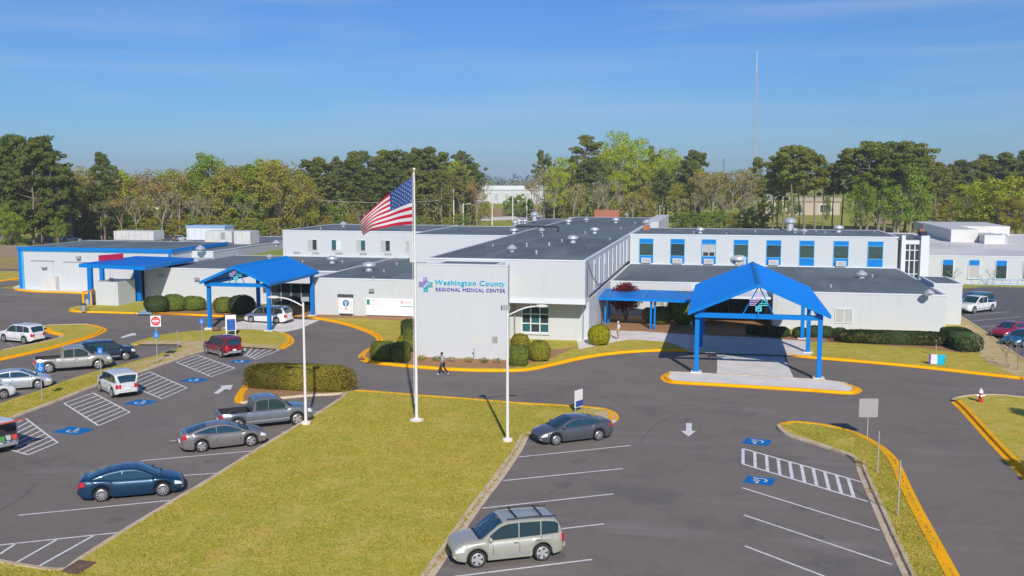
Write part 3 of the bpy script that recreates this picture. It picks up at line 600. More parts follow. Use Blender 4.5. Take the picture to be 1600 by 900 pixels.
tb('pier', m_trim, lambda b: b.box(TX(1406.5, Y0), TX(1412.5, Y0), Y0, Y0+1, 0, 8.1)); tb('pier', m_trim, lambda b: b.box(TX(1436, Y0), TX(1449, Y0), Y0-.3, Y0+3, 0, 8.1))
tb('wall', m_wall, lambda b: b.box(TX(1399, Y0), TX(1448, Y0), Y0+1.6, Y0+12, 0, 7.3)); tb('roof', m_roof, lambda b: b.box(TX(1399, Y0), TX(1448, Y0), Y0+.2, Y0+12.1, 7.5, 7.62))
tb('beam', m_trim, lambda b: b.box(TX(1412.6, Y0), TX(1435.9, Y0), Y0+.1, Y0+1, 7.0, 7.5))
fr = tb('window_frame', m_trim, lambda b: ([b.box(TX(x, Y0)-.06, TX(x, Y0)+.06, Y0+.3, Y0+.42, 1.5, 7.0) for x in (1413, 1420, 1428, 1435)], [b.box(TX(1413, Y0), TX(1435, Y0), Y0+.31, Y0+.41, z, z+.1) for z in (1.5, 3.2, 4.9, 6.2, 6.9)]))
for i, (xa, xb) in enumerate(((1413.6, 1419.4), (1420.6, 1427.4), (1428.6, 1434.6))):
    for z0, z1 in ((1.6, 3.2), (3.3, 4.9), (5.0, 6.2), (6.3, 6.9)): MB().box(TX(xa, Y0), TX(xb, Y0), Y0+.34, Y0+.37, z0, z1).build('pane', m_glass, fr)
tb('chimney', m_brick, lambda b: b.box(TX(1446, Y0)+.1, TX(1456, Y0), Y0+6, Y0+7.2, 0, 8.6)); tb('vent_stack', m_dark, lambda b: b.box(TX(1434.5, Y0), TX(1445, Y0), Y0-.2, Y0+1, 8.1, 8.6))
tb('window', m_glass, lambda b: b.box(TX(1399, Y0), TX(1405, Y0), Y0+1.5, Y0+1.6, 5, 7)); tb('panel', m_bluetrim, lambda b: b.box(TX(1398, Y0), TX(1405, Y0), Y0+1.48, Y0+1.6, 3.8, 4.9))
# ================================================================= CANOPIES
def gable_canopy(name, label, x0, x1, y0, y1, ze, zr, cols, beam=True, ov=.7, emb=True):
    """x0..x1 column lines, y0 front, y1 back, ze eave height, zr ridge height"""
    t = thing(name, label, 'canopy', ((x0+x1)/2, y0, 0)); X0, X1 = x0-(x0+x1)/2, x1-(x0+x1)/2; D = y1 - y0
    a, c = X0-ov, X1+ov; th = .16; f0 = -.7
    for s, xe in ((-1, a), (1, c)):
        b = MB(); b.add([(xe, f0, ze), (0, f0, zr), (0, D, zr), (xe, D, ze), (xe, f0, ze-th), (0, f0, zr-th), (0, D, zr-th), (xe, D, ze-th)],
              [(0,3,2,1) if s < 0 else (0,1,2,3), (4,5,6,7), (0,1,5,4), (3,2,6,7), (0,3,7,4), (1,2,6,5)])
        o = b.build('roof_slope', m_blue, t)
        sm = MB()
        n = int(D / .6)
        for k in range(n + 1):
            y = f0 + (D - f0) * k / n; w_ = .02; sm.add([(xe, y-w_, ze), (0, y-w_, zr), (0, y+w_, zr), (xe, y+w_, ze), (xe, y-w_, ze+.03), (0, y-w_, zr+.03), (0, y+w_, zr+.03), (xe, y+w_, ze+.03)], [(4,5,6,7),(0,1,5,4),(3,2,6,7)])
        sm.build('seam', m_blue, o)
    MB().add([(-.28, f0-.02, zr-.1), (0, f0-.02, zr+.07), (.28, f0-.02, zr-.1), (-.28, D, zr-.1), (0, D, zr+.07), (.28, D, zr-.1)], [(0,1,4,3),(1,2,5,4)]).build('ridge_cap', m_bluetrim, t)
    for s, xe in ((-1, a), (1, c)):
        MB().add([(xe, f0-.06, ze-.28), (0, f0-.06, zr-.28), (0, f0-.06, zr+.02), (xe, f0-.06, ze+.02), (xe, f0-.0, ze-.28), (0, f0, zr-.28), (0, f0, zr+.02), (xe, f0, ze+.02)], [(0,1,2,3),(4,5,6,7),(0,1,5,4),(3,2,6,7),(0,3,7,4)]).build('bargeboard', m_bluec, t)
        MB().box(xe-.03 if s < 0 else xe, xe if s < 0 else xe+.03, f0, D, ze-.25, ze+.0).build('eave_trim', m_bluec, t)
    for x in (X0, X1): MB().box(x-.14, x+.14, -.1, D-.3, ze-.42, ze-.12).build('beam', m_bluec, t)
    MB().box(X0-.2, X1+.2, -.22, .08, ze-.5, ze-.13).build('beam', m_bluec, t)
    MB().box(X0+.3, X1-.3, .12, D-.5, ze-.09, ze-.05).build('ceiling', mat('canopy_ceiling', (.16,.22,.3), .8), t) if False else None
    for (x, y) in cols:
        b = MB(); b.box(x-X0*0-(x0+x1)/2-.17, x-(x0+x1)/2+.17, y-y0-.17, y-y0+.17, .12, ze-.4); b.build('column', m_bluec, t)
        MB().box(x-(x0+x1)/2-.42, x-(x0+x1)/2+.42, y-y0-.42, y-y0+.42, .0, .2).build('footing', m_conc, t)
    if emb:
        emblem(t, 0, -.32, ze+.8, 1.1, mat('pale_violet', (.5,.42,.75), .5), mat('pale_teal', (.08,.6,.7), .5)); MB().box(-.05, .05, -.36, -.3, ze-.3, ze+.3).build('emblem_post', m_bluec, t)
        b = MB()
        for s in (-1, 1): b.tube([(s*.25*(X1), -.15, ze-.15), (0, -.15, zr-.25)], .05, 6)
        b.build('brace', m_bluec, t)
    return t
gable_canopy('entrance_canopy', 'large bright blue gabled canopy on blue columns over the main entrance drive', -1.97, 7.25, 79.6, 98.9, 5.05, 7.35,
   [(-1.97,79.9),(7.25,79.3),(-1.93,91.6),(7.33,91),(7.39,98.7),(-1.9,98.7)])
gable_canopy('entrance_canopy', 'smaller bright blue gabled canopy over the white minivan at the left entrance', -51.0, -44.35, 92.9, 104.6, 4.98, 6.62,
   [(-51.0,93.2),(-44.35,92.9),(-44.55,104.2),(-51.0,104.2)], ov=.45)
# flat link canopy to the centre block
t = thing('walkway_canopy', 'flat bright blue walkway canopy linking the centre block to the gabled entrance canopy', 'canopy', (-8, 104, 0))
MB().add([(-5.1, -2.4, 3.25), (4.9, -3.1, 3.25), (4.9, 3.4, 3.45), (-5.1, 4.1, 3.45), (-5.1, -2.4, 3.0), (4.9, -3.1, 3.0), (4.9, 3.4, 3.2), (-5.1, 4.1, 3.2)], [(0,1,2,3),(4,7,6,5),(0,4,5,1),(1,5,6,2),(2,6,7,3),(3,7,4,0)]).build('roof_panel', m_blue, t)
MB().box(.05, .14, -2.85, 3.7, 3.33, 3.5).build('joint_cover', m_cyan, t)
MB().box(-5.14, 4.9, -3.2, -3.02, 2.92, 3.28).build('fascia', m_bluec, t) if False else None
for x, y in ((-4.55,-1.5),(-4.5,.9),(-3.85,-1.3),(-3.8,1.2),(.87,-2.2),(.85,-1.2),(.95,2.2),(1.25,-2.1)): MB().box(x-.09, x+.09, y-.09, y+.09, .1, 3.0).build('column', m_bluec, t)
# ambulance canopy
t = thing('ambulance_canopy', 'flat kite-shaped blue canopy with a red box sign above the ambulance bay', 'canopy', (-71, 112, 0))
O = Vector((-71, 112, 0)); Z = 5.0
P4 = [G(123,412,Z)-O, G(226,416.5,Z)-O, G(303,403,Z)-O, G(212,400,Z)-O]
def zz(p, z): return (p.x, p.y, z)
b = MB(); b.add([zz(p, 5.0) for p in P4] + [zz(p, 4.55) for p in P4], [(0,1,2,3),(4,7,6,5),(0,4,5,1),(1,5,6,2),(2,6,7,3),(3,7,4,0)]); b.build('roof_panel', m_blue, t)
s_ = MB()
for k in range(1, 16):
    u = k/16; a = P4[0].lerp(P4[1], u); c = P4[3].lerp(P4[2], u); d = (P4[1]-P4[0]).normalized()*.02
    s_.add([zz(a-d, 5.0), zz(a+d, 5.0), zz(c+d, 5.0), zz(c-d, 5.0), zz(a-d, 5.04), zz(a+d, 5.04), zz(c+d, 5.04), zz(c-d, 5.04)], [(4,5,6,7),(0,3,7,4),(1,5,6,2)])
s_.build('seam', m_blue, t)
for (px, py, wd) in ((143, 477, .28), (217, 472, .42), (161, 462, .25)):
    q = G(px, py) - O; MB().box(q.x-wd, q.x+wd, q.y-.2, q.y+.2, 0, 4.55).build('column', m_bluec, t)
MB().box(-.2, .5, .9, 3.6, 0, 4.5).build('side_panel', m_bluetrim, t)
a = G(154, 404, 5.35) - O; c = G(190, 401, 5.35) - O; d = Vector((.1, .25, 0))
b = MB(); b.add([zz(a, 5.05), zz(c, 5.05), zz(c+d, 5.05), zz(a+d, 5.05), zz(a, 5.75), zz(c, 5.75), zz(c+d, 5.75), zz(a+d, 5.75)], [(0,3,2,1),(4,5,6,7),(0,1,5,4),(1,2,6,5),(2,3,7,6),(3,0,4,7)]); b.build('box_sign', m_red, t)
t = thing('service_enclosure', 'plain white block enclosure standing under the ambulance canopy', 'enclosure', (-72, 107.5, 0))
b = MB(); b.box(-1.65, 1.35, 0, .2, 0, 2.95); b.box(1.15, 1.35, .2, 3.6, 0, 2.95); b.box(-1.65, -1.45, .2, 3.6, 0, 2.95); b.box(-1.45, 1.15, 3.4, 3.6, 0, 2.95); b.build('wall', m_wall, t)
MB().box(-1.45, 1.15, .2, 3.4, 2.2, 2.3).build('cover', m_grey, t)
# ================================================================= VEHICLES
def paint(name, col, metal=.35, rough=.32): return mat(name, col, rough, metal=metal, spec=.5, coat=1.0)
SPEC = {
 'sedan': dict(L=4.8, W=1.83, wb=2.78, wr=.33, xo=.04, top=[(-2.4,.66),(-2.36,.95),(-2.2,1.06),(-1.7,1.07),(-.5,.97),(.95,.95),(1.0,.98),(1.7,.88),(2.2,.74),(2.36,.62),(2.4,.5)],
    roof=[(-2.0,1.05),(-1.55,1.22),(-1.0,1.38),(-.35,1.46),(.2,1.44),(.55,1.33),(1.35,.93)], wT=.56, win=[(-1.62,-.42),(-.38,.95)], rear=(-1.97,-1.02), fr=(.3,1.33), seams=(-1.15,-.4,.82), clad=0),
 'coupe_sedan': dict(L=4.83, W=1.82, wb=2.75, wr=.345, xo=.06, top=[(-2.41,.7),(-2.37,1.0),(-2.25,1.1),(-1.8,1.09),(-.5,.96),(.95,.94),(1.05,.98),(1.7,.9),(2.2,.76),(2.37,.62),(2.41,.5)],
    roof=[(-2.1,1.08),(-1.5,1.26),(-.9,1.4),(-.3,1.45),(.15,1.42),(.5,1.31),(1.35,.93)], wT=.55, win=[(-1.7,-.5),(-.46,.95)], rear=(-2.02,-.95), fr=(.25,1.33), seams=(-1.2,-.48,.82), clad=0),
 'suv': dict(L=4.65, W=1.83, wb=2.7, wr=.355, xo=.02, top=[(-2.32,.75),(-2.3,1.0),(-2.2,1.08),(-.5,1.05),(.85,1.03),(1.0,1.09),(1.8,1.0),(2.15,.88),(2.29,.74),(2.32,.55)],
    roof=[(-2.24,1.06),(-2.12,1.4),(-1.95,1.66),(-1.5,1.73),(-.4,1.76),(.15,1.74),(.45,1.64),(1.25,1.03)], wT=.66, win=[(-2.02,-1.3),(-1.25,-.38),(-.33,.85)], rear=(-2.23,-2.02), fr=(.28,1.23), seams=(-1.28,-.36,.74), clad=1),
 'small_suv': dict(L=4.4, W=1.8, wb=2.62, wr=.355, xo=.0, top=[(-2.2,.8),(-2.19,1.0),(-2.14,1.08),(-.5,1.06),(.85,1.05),(1.05,1.12),(1.8,1.06),(2.08,.95),(2.18,.8),(2.2,.55)],
    roof=[(-2.17,1.06),(-2.1,1.42),(-1.98,1.68),(-1.6,1.74),(-.4,1.76),(.3,1.73),(.52,1.63),(1.15,1.06)], wT=.7, win=[(-1.95,-1.3),(-1.24,-.38),(-.33,.82)], rear=(-2.16,-2.02), fr=(.4,1.14), seams=(-1.26,-.36,.74), clad=1),
 'minivan': dict(L=5.1, W=1.98, wb=3.03, wr=.34, xo=.05, top=[(-2.55,.7),(-2.53,.98),(-2.45,1.08),(-.5,1.02),(1.2,1.0),(1.35,1.04),(1.9,.95),(2.3,.8),(2.5,.62),(2.55,.5)],
    roof=[(-2.48,1.06),(-2.3,1.45),(-2.1,1.68),(-1.5,1.75),(0,1.77),(.6,1.7),(.85,1.58),(1.75,.97)], wT=.68, win=[(-2.2,-1.2),(-1.14,.0),(.06,1.2)], rear=(-2.47,-2.12), fr=(.65,1.73), seams=(-1.17,.03,1.15), clad=0),
 'pickup': dict(L=5.8, W=2.0, wb=3.65, wr=.4, xo=-.02, top=[(-2.9,.75),(-2.89,1.06),(-2.8,1.12),(-.95,1.12),(-.9,1.12),(1.15,1.12),(1.3,1.2),(2.1,1.14),(2.6,1.06),(2.84,.9),(2.9,.6)],
    roof=[(-.93,1.1),(-.86,1.5),(-.74,1.82),(-.4,1.88),(.3,1.89),(.62,1.84),(.8,1.74),(1.5,1.13)], wT=.72, win=[(-.72,.0),(.06,1.08)], rear=(-.92,-.77), fr=(.66,1.47), seams=(-.9,.03,1.02), clad=0, bed=(-2.8,-.98)),
}
S_T = [(0,.93),(.18,.975),(.4,1.0),(.62,1.0),(.82,.975),(1,.90)]
def make_vehicle(kind, name, label, cat, pm, mods=None, rimm=None, simple=False):
    d = dict(SPEC[kind]); d.update(mods or {})
    L, Wd, wb, wr = d['L'], d['W'], d['wb'], d['wr']; hw0 = Wd/2; zs = .2 + (.06 if kind in ('suv','small_suv') else 0) + (.14 if kind == 'pickup' else 0)
    xf, xr = wb/2 + d['xo'], -wb/2 + d['xo']
    t = thing(name, label, cat)
    def hw(x):
        e = L/2 - abs(x); return hw0 * (pl([(0,.66),(.04,.76),(.12,.86),(.3,.94),(.7,.985),(1.3,1)], e))
    def zb(x):
        e = L/2 - abs(x); z = zs + pl([(0,.16),(.15,.06),(.5,.0)], e); R = wr + .075
        for c in (xf, xr):
            if abs(x - c) < R: z = max(z, wr + sqrt(R*R - (x-c)**2))
        return z
    topz = lambda x: pl(d['top'], x) if 'bed' in d else smooth_pl(d['top'], x, .05)
    def side(x, z):
        a, b2 = zb(x), topz(x); tt = (z - a) / max(.05, b2 - a); return hw(x) * pl(S_T, max(0, min(1, tt)))
    R = wr + .075; X = set()
    n0 = 46
    for i in range(n0 + 1): X.add(round(-L/2 + L*i/n0, 4))
    for c in (xf, xr):
        for k in range(13): X.add(round(c - R*cos(pi*k/12)*.9999, 4))
    for e in (.02, .05, .1, .16): X |= {round(L/2 - e, 4), round(-L/2 + e, 4)}
    bed = d.get('bed')
    if bed: X |= {bed[0], bed[0]+.002, bed[1]-.002, bed[1]}
    X = sorted(X); b = MB(); rows = []
    TT = (0, .18, .4, .62, .82, 1)
    for x in X:
        a, c, h = zb(x), topz(x), hw(x); inb = bed and bed[0]+.001 < x < bed[1]-.001
        half = [(0, a), (h*.8, a)] + [(h*pl(S_T, u), lerp(a, c, u)) for u in TT]
        half += [(h*.885, c), (h*.87, .62), (0, .62)] if inb else [(h*.84, c + .03), (h*.5, c + .05), (0, c + .055)]
        rows.append([(x, -y, z) for y, z in half] + [(x, y, z) for y, z in half[-2:0:-1]])
    n = len(rows[0]); V = [p for r in rows for p in r]; F = []; Mi = []
    for i in range(len(rows) - 1):
        for j in range(n):
            F.append((i*n+j, (i+1)*n+j, (i+1)*n+(j+1) % n, i*n+(j+1) % n)); under = j in (0, n-1)
            inb = bed and bed[0] < (X[i]+X[i+1])/2 < bed[1] and j in (8, 9, 10, 11)
            Mi.append(1 if under or inb else (2 if d['clad'] and j in (1, 2, n-3, n-2) else 0))
    b.add(V, F); b.m = Mi
    b.add(rows[0], [tuple(range(n))], 0); b.add(rows[-1], [tuple(range(n))[::-1]], 0)
    # cabin
    rf = d['roof']; xa, xz = rf[0][0], rf[-1][0]; wT = d['wT'] * hw0 / .915; zr = max(z for _, z in rf)
    belt = lambda x: topz(x) - .01
    def cw_(x, z):
        zb_ = belt(x); return lerp(hw(x)*.9, wT + .12, min(1, max(0, (z - zb_) / max(.1, zr - zb_)))**1.0) 
    rz_ = lambda x: smooth_pl(rf, x, .06) if xa + .07 < x < xz - .07 else pl(rf, x)
    k = 26; cb = []
    YY = [-1, -.96, -.85, -.6, -.3, 0, .3, .6, .85, .96, 1]
    xs = sorted({round(lerp(xa, xz, i/k), 4) for i in range(k+1)} | {round(lerp(a_[0], b_[0], j/6), 4) for a_, b_ in zip(rf, rf[1:]) for j in range(7)})
    for x in xs:
        z = rz_(x); h = cw_(x, z); zl = min(belt(x), z) 
        row = [(x, -hw(x)*.88, zl - .03), (x, -cw_(x, lerp(zl, z, .5)), lerp(zl, z, .5))] + [(x, h*y, z + .035*(1-y*y) - (.035 if abs(y) == 1 else .01 if abs(y) > .9 else 0)) for y in YY] + [(x, cw_(x, lerp(zl, z, .5)), lerp(zl, z, .5)), (x, hw(x)*.88, zl - .03)]
        cb.append(row)
    m_ = len(cb[0]); b.add([p for r in cb for p in r], [(i*m_+j, (i+1)*m_+j, (i+1)*m_+j+1, i*m_+j+1) for i in range(len(cb)-1) for j in range(m_-1)], 0)
    body = b.build('body', [pm, m_black, m_grey if d['clad'] == 1 else pm], t, smooth=True, angle=38)
    # glass
    def sidez(x, z, s, off=.008): return (x, s*(cw_(x, z) + off), z)
    for (x0, x1) in d['win']:
        for s in (-1, 1):
            g = MB(); c = 9; V = []; ok = False
            for i in range(c):
                x = lerp(x0, x1, i/(c-1)); lo = belt(x) + .045; hi = rz_(x) - .085
                if hi < lo: hi = lo
                V += [sidez(x, lo, s), sidez(x, lerp(lo, hi, .5), s), sidez(x, hi, s)]
            g.add(V, [((i*3+j), (i*3+3+j), (i*3+4+j), (i*3+1+j)) for i in range(c-1) for j in (0, 1)])
            g.build('window', m_cglass, t, smooth=True)
    def screen(nm, x0, x1, ins):
        g = MB(); V = []; c = 13
        for i in range(c):
            x = lerp(x0, x1, i/(c-1)); z = rz_(x); h = cw_(x, z) - ins
            for y in (-1, -.6, -.3, 0, .3, .6, 1): V.append((x + (.02 if nm == 'windscreen' else -.025), h*y, z + .035*(1-y*y) + .012))
        g.add(V, [(i*7+j, i*7+7+j, i*7+8+j, i*7+1+j) for i in range(c-1) for j in range(6)]); return g.build(nm, m_cglass, t, smooth=True)
    screen('windscreen', d['fr'][0], d['fr'][1], .09); screen('rear_window', d['rear'][0], d['rear'][1], .13)
    # chrome line along the belt
    def patch(nm, mt, x0, x1, u0, u1, sides=(-1, 1), off=.006, c=6):
        for s in sides:
            g = MB(); V = []
            for i in range(c):
                x = lerp(x0, x1, i/(c-1)); a, e = zb(x), topz(x)
                for q in range(4):
                    u = lerp(u0, u1, q/3); z = lerp(a, e, u); V.append((x, s*(hw(x)*pl(S_T, u) + off), z))
            g.add(V, [(i*4+j, i*4+4+j, i*4+5+j, i*4+1+j) for i in range(c-1) for j in range(3)]); g.build(nm, mt, t, smooth=True)
    hl = .62 if kind != 'pickup' else .6
    patch('headlight', m_lens, L/2 - .42, L/2 - .015, hl, .9); patch('taillight', m_tail, -L/2 + .01, -L/2 + (.3 if 'sedan' in kind else .16), *( (.66, .95) if 'sedan' in kind else (.5, .95)))
    fx = L/2; hz = topz(fx - .02)
    MB().box(fx-.01, fx+.02, -hw0*.5, hw0*.5, lerp(zb(fx), hz, .45), lerp(zb(fx), hz, .9)).build('grille', m_black if kind != 'pickup' else m_chrome, t)
    MB().box(fx-.03, fx+.028, -hw0*.6, hw0*.6, zb(fx)+.0, lerp(zb(fx), hz, .26)).build('bumper', m_black if kind != 'pickup' else m_chrome, t)
    MB().box(-fx-.05, -fx+.02, -hw0*.68, hw0*.68, zb(-fx)+.02, zb(-fx)+.2).build('bumper', m_chrome if kind == 'pickup' else (m_grey if d['clad'] else pm), t)
    MB().box(-fx-.03, -fx+.01, -.16, .16, lerp(zb(-fx), topz(-fx), .45), lerp(zb(-fx), topz(-fx), .45)+.15).build('license_plate', m_signw, t)
    tl = lerp(zb(-fx), topz(-fx), .62)
    for s in (-1, 1): MB().box(-fx-.012, -fx+.01, s*hw0*.5 if s > 0 else -hw0*.65, s*hw0*.65 if s > 0 else -hw0*.5, tl, tl+(.16 if 'sedan' in kind else .3)).build('taillight', m_tail, t)
    cx_ = d['fr'][1]; MB().box(cx_-.03, cx_+.06, -hw0*.74, hw0*.74, topz(cx_)-.02, topz(cx_)+.062).build('cowl', m_black, t)
    b = MB()
    for y0_ in (-.5, .12): b.tube([(cx_-.02, y0_, rz_(cx_)+.06), (lerp(cx_, d['fr'][0], .45), y0_+.32, rz_(lerp(cx_, d['fr'][0], .45))+.05)], .012, 4)
    b.build('wiper', m_black, t)
    patch('side_moulding', m_grey if kind in ('suv', 'small_suv', 'pickup') else pm, xr + R + .05, xf - R - .05, .2, .3, off=.018)
    patch('fog_light', m_lens, L/2 - .09, L/2 - .02, .12, .3)
    # seams, handles, mirrors
    for xs_ in d['seams']:
        for s in (-1, 1):
            g = MB(); V = []; lo = zb(xs_) + .12
            for i in range(5):
                z = lerp(lo, belt(xs_)+.0, i/4); y = s*(side(xs_, z) + .003); V += [(xs_-.011, y, z), (xs_+.011, y, z)]
            g.add(V, [(2*i, 2*i+1, 2*i+3, 2*i+2) for i in range(4)]); g.build('door_seam', m_black, t)
    for xs_ in d['seams'][:2]:
        z = belt(xs_) - .13
        for s in (-1, 1):
            y = s*side(xs_, z); MB().box(xs_+.06, xs_+.24, min(y, y+s*.035), max(y, y+s*.035), z-.02, z+.02).build('door_handle', m_chrome if kind != 'minivan' else pm, t)
    xm = d['fr'][1] - .38
    for s in (-1, 1):
        y = s*(hw(xm)*.93); b = MB(); b.lathe([(.05, 0), (.1, .05), (.105, .14), (.07, .2)], 8, (xm, 0, belt(xm)+.1), axis='y')
        for i, v in enumerate(b.v): b.v[i] = (v[0] - (v[0]-xm)*.3, s*(v[1] + abs(y) - .02), v[2])
        b.build('mirror', pm if kind not in ('small_suv',) else m_black, t, smooth=True)
    # wheels
    R_ = wr; wv = .21
    tm = MB(); tm.lathe([(R_*.66, -wv/2+.02), (R_*.93, -wv/2), (R_, -wv/2+.04), (R_, wv/2-.04), (R_*.93, wv/2), (R_*.66, wv/2-.02)], 24, axis='y'); tme = tm.mesh('wheel', m_tyre, True, 40)
    rm = MB(); rm.lathe([(R_*.72, -.02), (R_*.72, .035), (R_*.63, .05), (R_*.6, .005), (.0, .0)], 24, axis='y', mi=0)
    ns = 5 if kind in ('suv', 'coupe_sedan', 'pickup') else 9
    for k_ in range(ns):
        a = 2*pi*k_/ns; w1, w2 = (.13, .19) if ns == 5 else (.06, .08); V = []
        for r_, wv_ in ((R_*.12, w1*R_*1.2), (R_*.66, w2*R_)):
            for sg in (-1, 1):
                V += [(r_*cos(a) - sg*wv_*sin(a), .05, r_*sin(a) + sg*wv_*cos(a)), (r_*cos(a) - sg*wv_*sin(a), .01, r_*sin(a) + sg*wv_*cos(a))]
        rm.add(V, [(0,2,6,4),(0,4,5,1),(2,3,7,6),(4,6,7,5)], 0)
    rm.lathe([(R_*.2, .0), (R_*.2, .055), (.01, .06)], 12, axis='y', mi=0); rm.lathe([(R_*.6, -.01), (.01, -.01)], 16, axis='y', mi=1)
    rm.m = [1 if i < 4*24 and (i // 24) == 3 else v for i, v in enumerate(rm.m)]
    rme = rm.mesh('rim', [rimm or m_rim, m_black])
    for cx in (xf, xr):
        for s in (-1, 1):
            o = obj('wheel', tme, t, (cx, s*(hw0 - wv/2 - .015), wr)); r = obj('rim', rme, o, (0, s*(wv/2 - .05), 0), 0 if s > 0 else pi)
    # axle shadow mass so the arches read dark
    MB().box(-L/2+.5, L/2-.45, -hw0*.78, hw0*.78, zs+.02, .5).build('chassis_shade_box', m_black, t)
    if kind == 'pickup':
        bx0, bx1 = bed; MB().box(-fx-.012, -fx+.012, -hw0*.6, hw0*.6, .72, 1.02).build('tailgate', pm, t)
    t['_'] = 0; del t['_']
    t_dims[t.name] = (xf, xr, hw0)
    return t
t_dims = {}
def place(t, fpx, rpx, side='R', z=0.0, turn=0):
    """stand the vehicle with its near front and rear wheels at two photo pixels"""
    xf, xr, h = t_dims[t.name]; F = G(*fpx); Rr = G(*rpx); d = (F - Rr).normalized(); lft = Vector((-d.y, d.x, 0))
    away = lft if side == 'R' else -lft
    mid = (F + Rr) / 2 + away * (h - .1) - d * ((xf + xr) / 2)
    t.location = (mid.x, mid.y, z); t.rotation_euler = (0, 0, atan2(d.y, d.x) + radians(turn))
    print('PLACE', t.name, 'wheelbase meas %.2f model %.2f' % ((F-Rr).length, xf-xr)); return t
p_silver = paint('silver_beige_paint', (.50,.49,.40)); p_blue = paint('deep_blue_paint', (.003,.042,.095), .3); p_dgrey = paint('dark_grey_paint', (.12,.13,.15), .5)
p_tan = paint('warm_grey_paint', (.27,.25,.235), .5); p_truck = paint('slate_grey_paint', (.22,.25,.28), .5); p_white = paint('white_paint', (.74,.74,.73), 0, .35)
p_red = paint('dark_red_paint', (.24,.005,.015), .3); p_champ = paint('champagne_paint', (.42,.41,.37), .4); p_navy = paint('navy_paint', (.015,.03,.065), .3)
p_lsilver = paint('light_silver_paint', (.55,.57,.6), .4); p_magenta = paint('magenta_red_paint', (.38,.01,.06), .2); p_teal = paint('teal_blue_paint', (.01,.13,.26), .3)
p_offw = paint('off_white_paint', (.66,.66,.64), 0, .4)
v = make_vehicle('suv', 'parked_suv', 'silver beige suv with black roof rails nearest the camera in the right lot', 'suv', p_silver, dict(clad=0), mat('grey_hubcap', (.5,.5,.48), .5, metal=.4)); place(v, (745,887), (848,876), 'L')
b = MB()
for s in (-1, 1): b.tube([(-1.95, s*.68, 1.79), (-1.0, s*.69, 1.84), (.1, s*.69, 1.82)], .025, 6)
for x in (-1.35, -.3): b.box(x-.03, x+.03, -.69, .69, 1.83, 1.86)
b.build('roof_rack', m_black, v)
v = make_vehicle('sedan', 'parked_sedan', 'dark grey sedan parked at the right edge of the lawn beside a small white sign', 'sedan', p_dgrey); place(v, (867,696), (937,688), 'L')
v = make_vehicle('sedan', 'parked_sedan', 'deep blue sedan with bright spoked wheels in the left lot near the lawn edge', 'sedan', p_blue, dict(wr=.35)); place(v, (256,775), (158,784), 'R')
v = make_vehicle('coupe_sedan', 'parked_sedan', 'warm grey sedan with five-spoke wheels parked in front of the grey pickup', 'sedan', p_tan); place(v, (396,697), (312,707), 'R')
v = make_vehicle('pickup', 'pickup_truck', 'slate grey crew cab pickup parked before the long clipped hedge', 'pickup', p_truck); place(v, (464,664), (373,674), 'R')
v = make_vehicle('pickup', 'pickup_truck', 'champagne extended cab pickup with open bed on the left median lot', 'pickup', p_champ); place(v, (155,577), (76,583), 'R')
v = make_vehicle('small_suv', 'parked_suv', 'dark navy suv parked beyond the champagne pickup', 'suv', p_navy, dict(clad=0)); place(v, (199,563), (143,568), 'R')
v = make_vehicle('sedan', 'parked_sedan', 'light silver sedan at the left edge of the picture beside a blue parking sign', 'sedan', p_lsilver); place(v, (58,608), (-4,613), 'R')
v = make_vehicle('sedan', 'parked_sedan', 'white sedan with dark grille cut by the left edge of the picture', 'sedan', p_white); place(v, (4,624), (-58,634), 'R')
v = make_vehicle('suv', 'parked_suv', 'white suv with tinted windows on the far left stalls behind the yellow kerb', 'suv', p_white, dict(clad=0)); place(v, (2,534), (42,538), 'L')
v = make_vehicle('small_suv', 'parked_suv', 'boxy white suv with dark rear window between two hatched aisles', 'suv', p_offw, dict(clad=0)); place(v, (156,611), (177,622), 'L')
v = make_vehicle('small_suv', 'parked_suv', 'dark red suv parked by the grass island near the left canopy', 'suv', p_red); place(v, (320,552), (349,560), 'L')
v = make_vehicle('minivan', 'minivan', 'white minivan waiting under the left blue canopy', 'minivan', p_white); place(v, (392,504), (432,506), 'L', turn=0)
v = make_vehicle('pickup', 'pickup_truck', 'white crew cab pickup parked nose toward the hospital in the side lot', 'pickup', p_white); place(v, (1516,491.5), (1556,486), 'L')
v = make_vehicle('suv', 'parked_suv', 'blue suv half hidden behind the low white wall in the side lot', 'suv', p_teal, dict(clad=0)); v.location = (29.2, 128.5, 0); v.rotation_euler = (0, 0, radians(188))
v = make_vehicle('sedan', 'parked_sedan', 'magenta red car at the right edge behind a bare bush', 'sedan', p_magenta); place(v, (1572,531), (1612,524), 'L')
v = make_vehicle('sedan', 'parked_sedan', 'teal blue car cut by the right edge of the picture', 'sedan', p_teal); place(v, (1592,544), (1634,538), 'L')
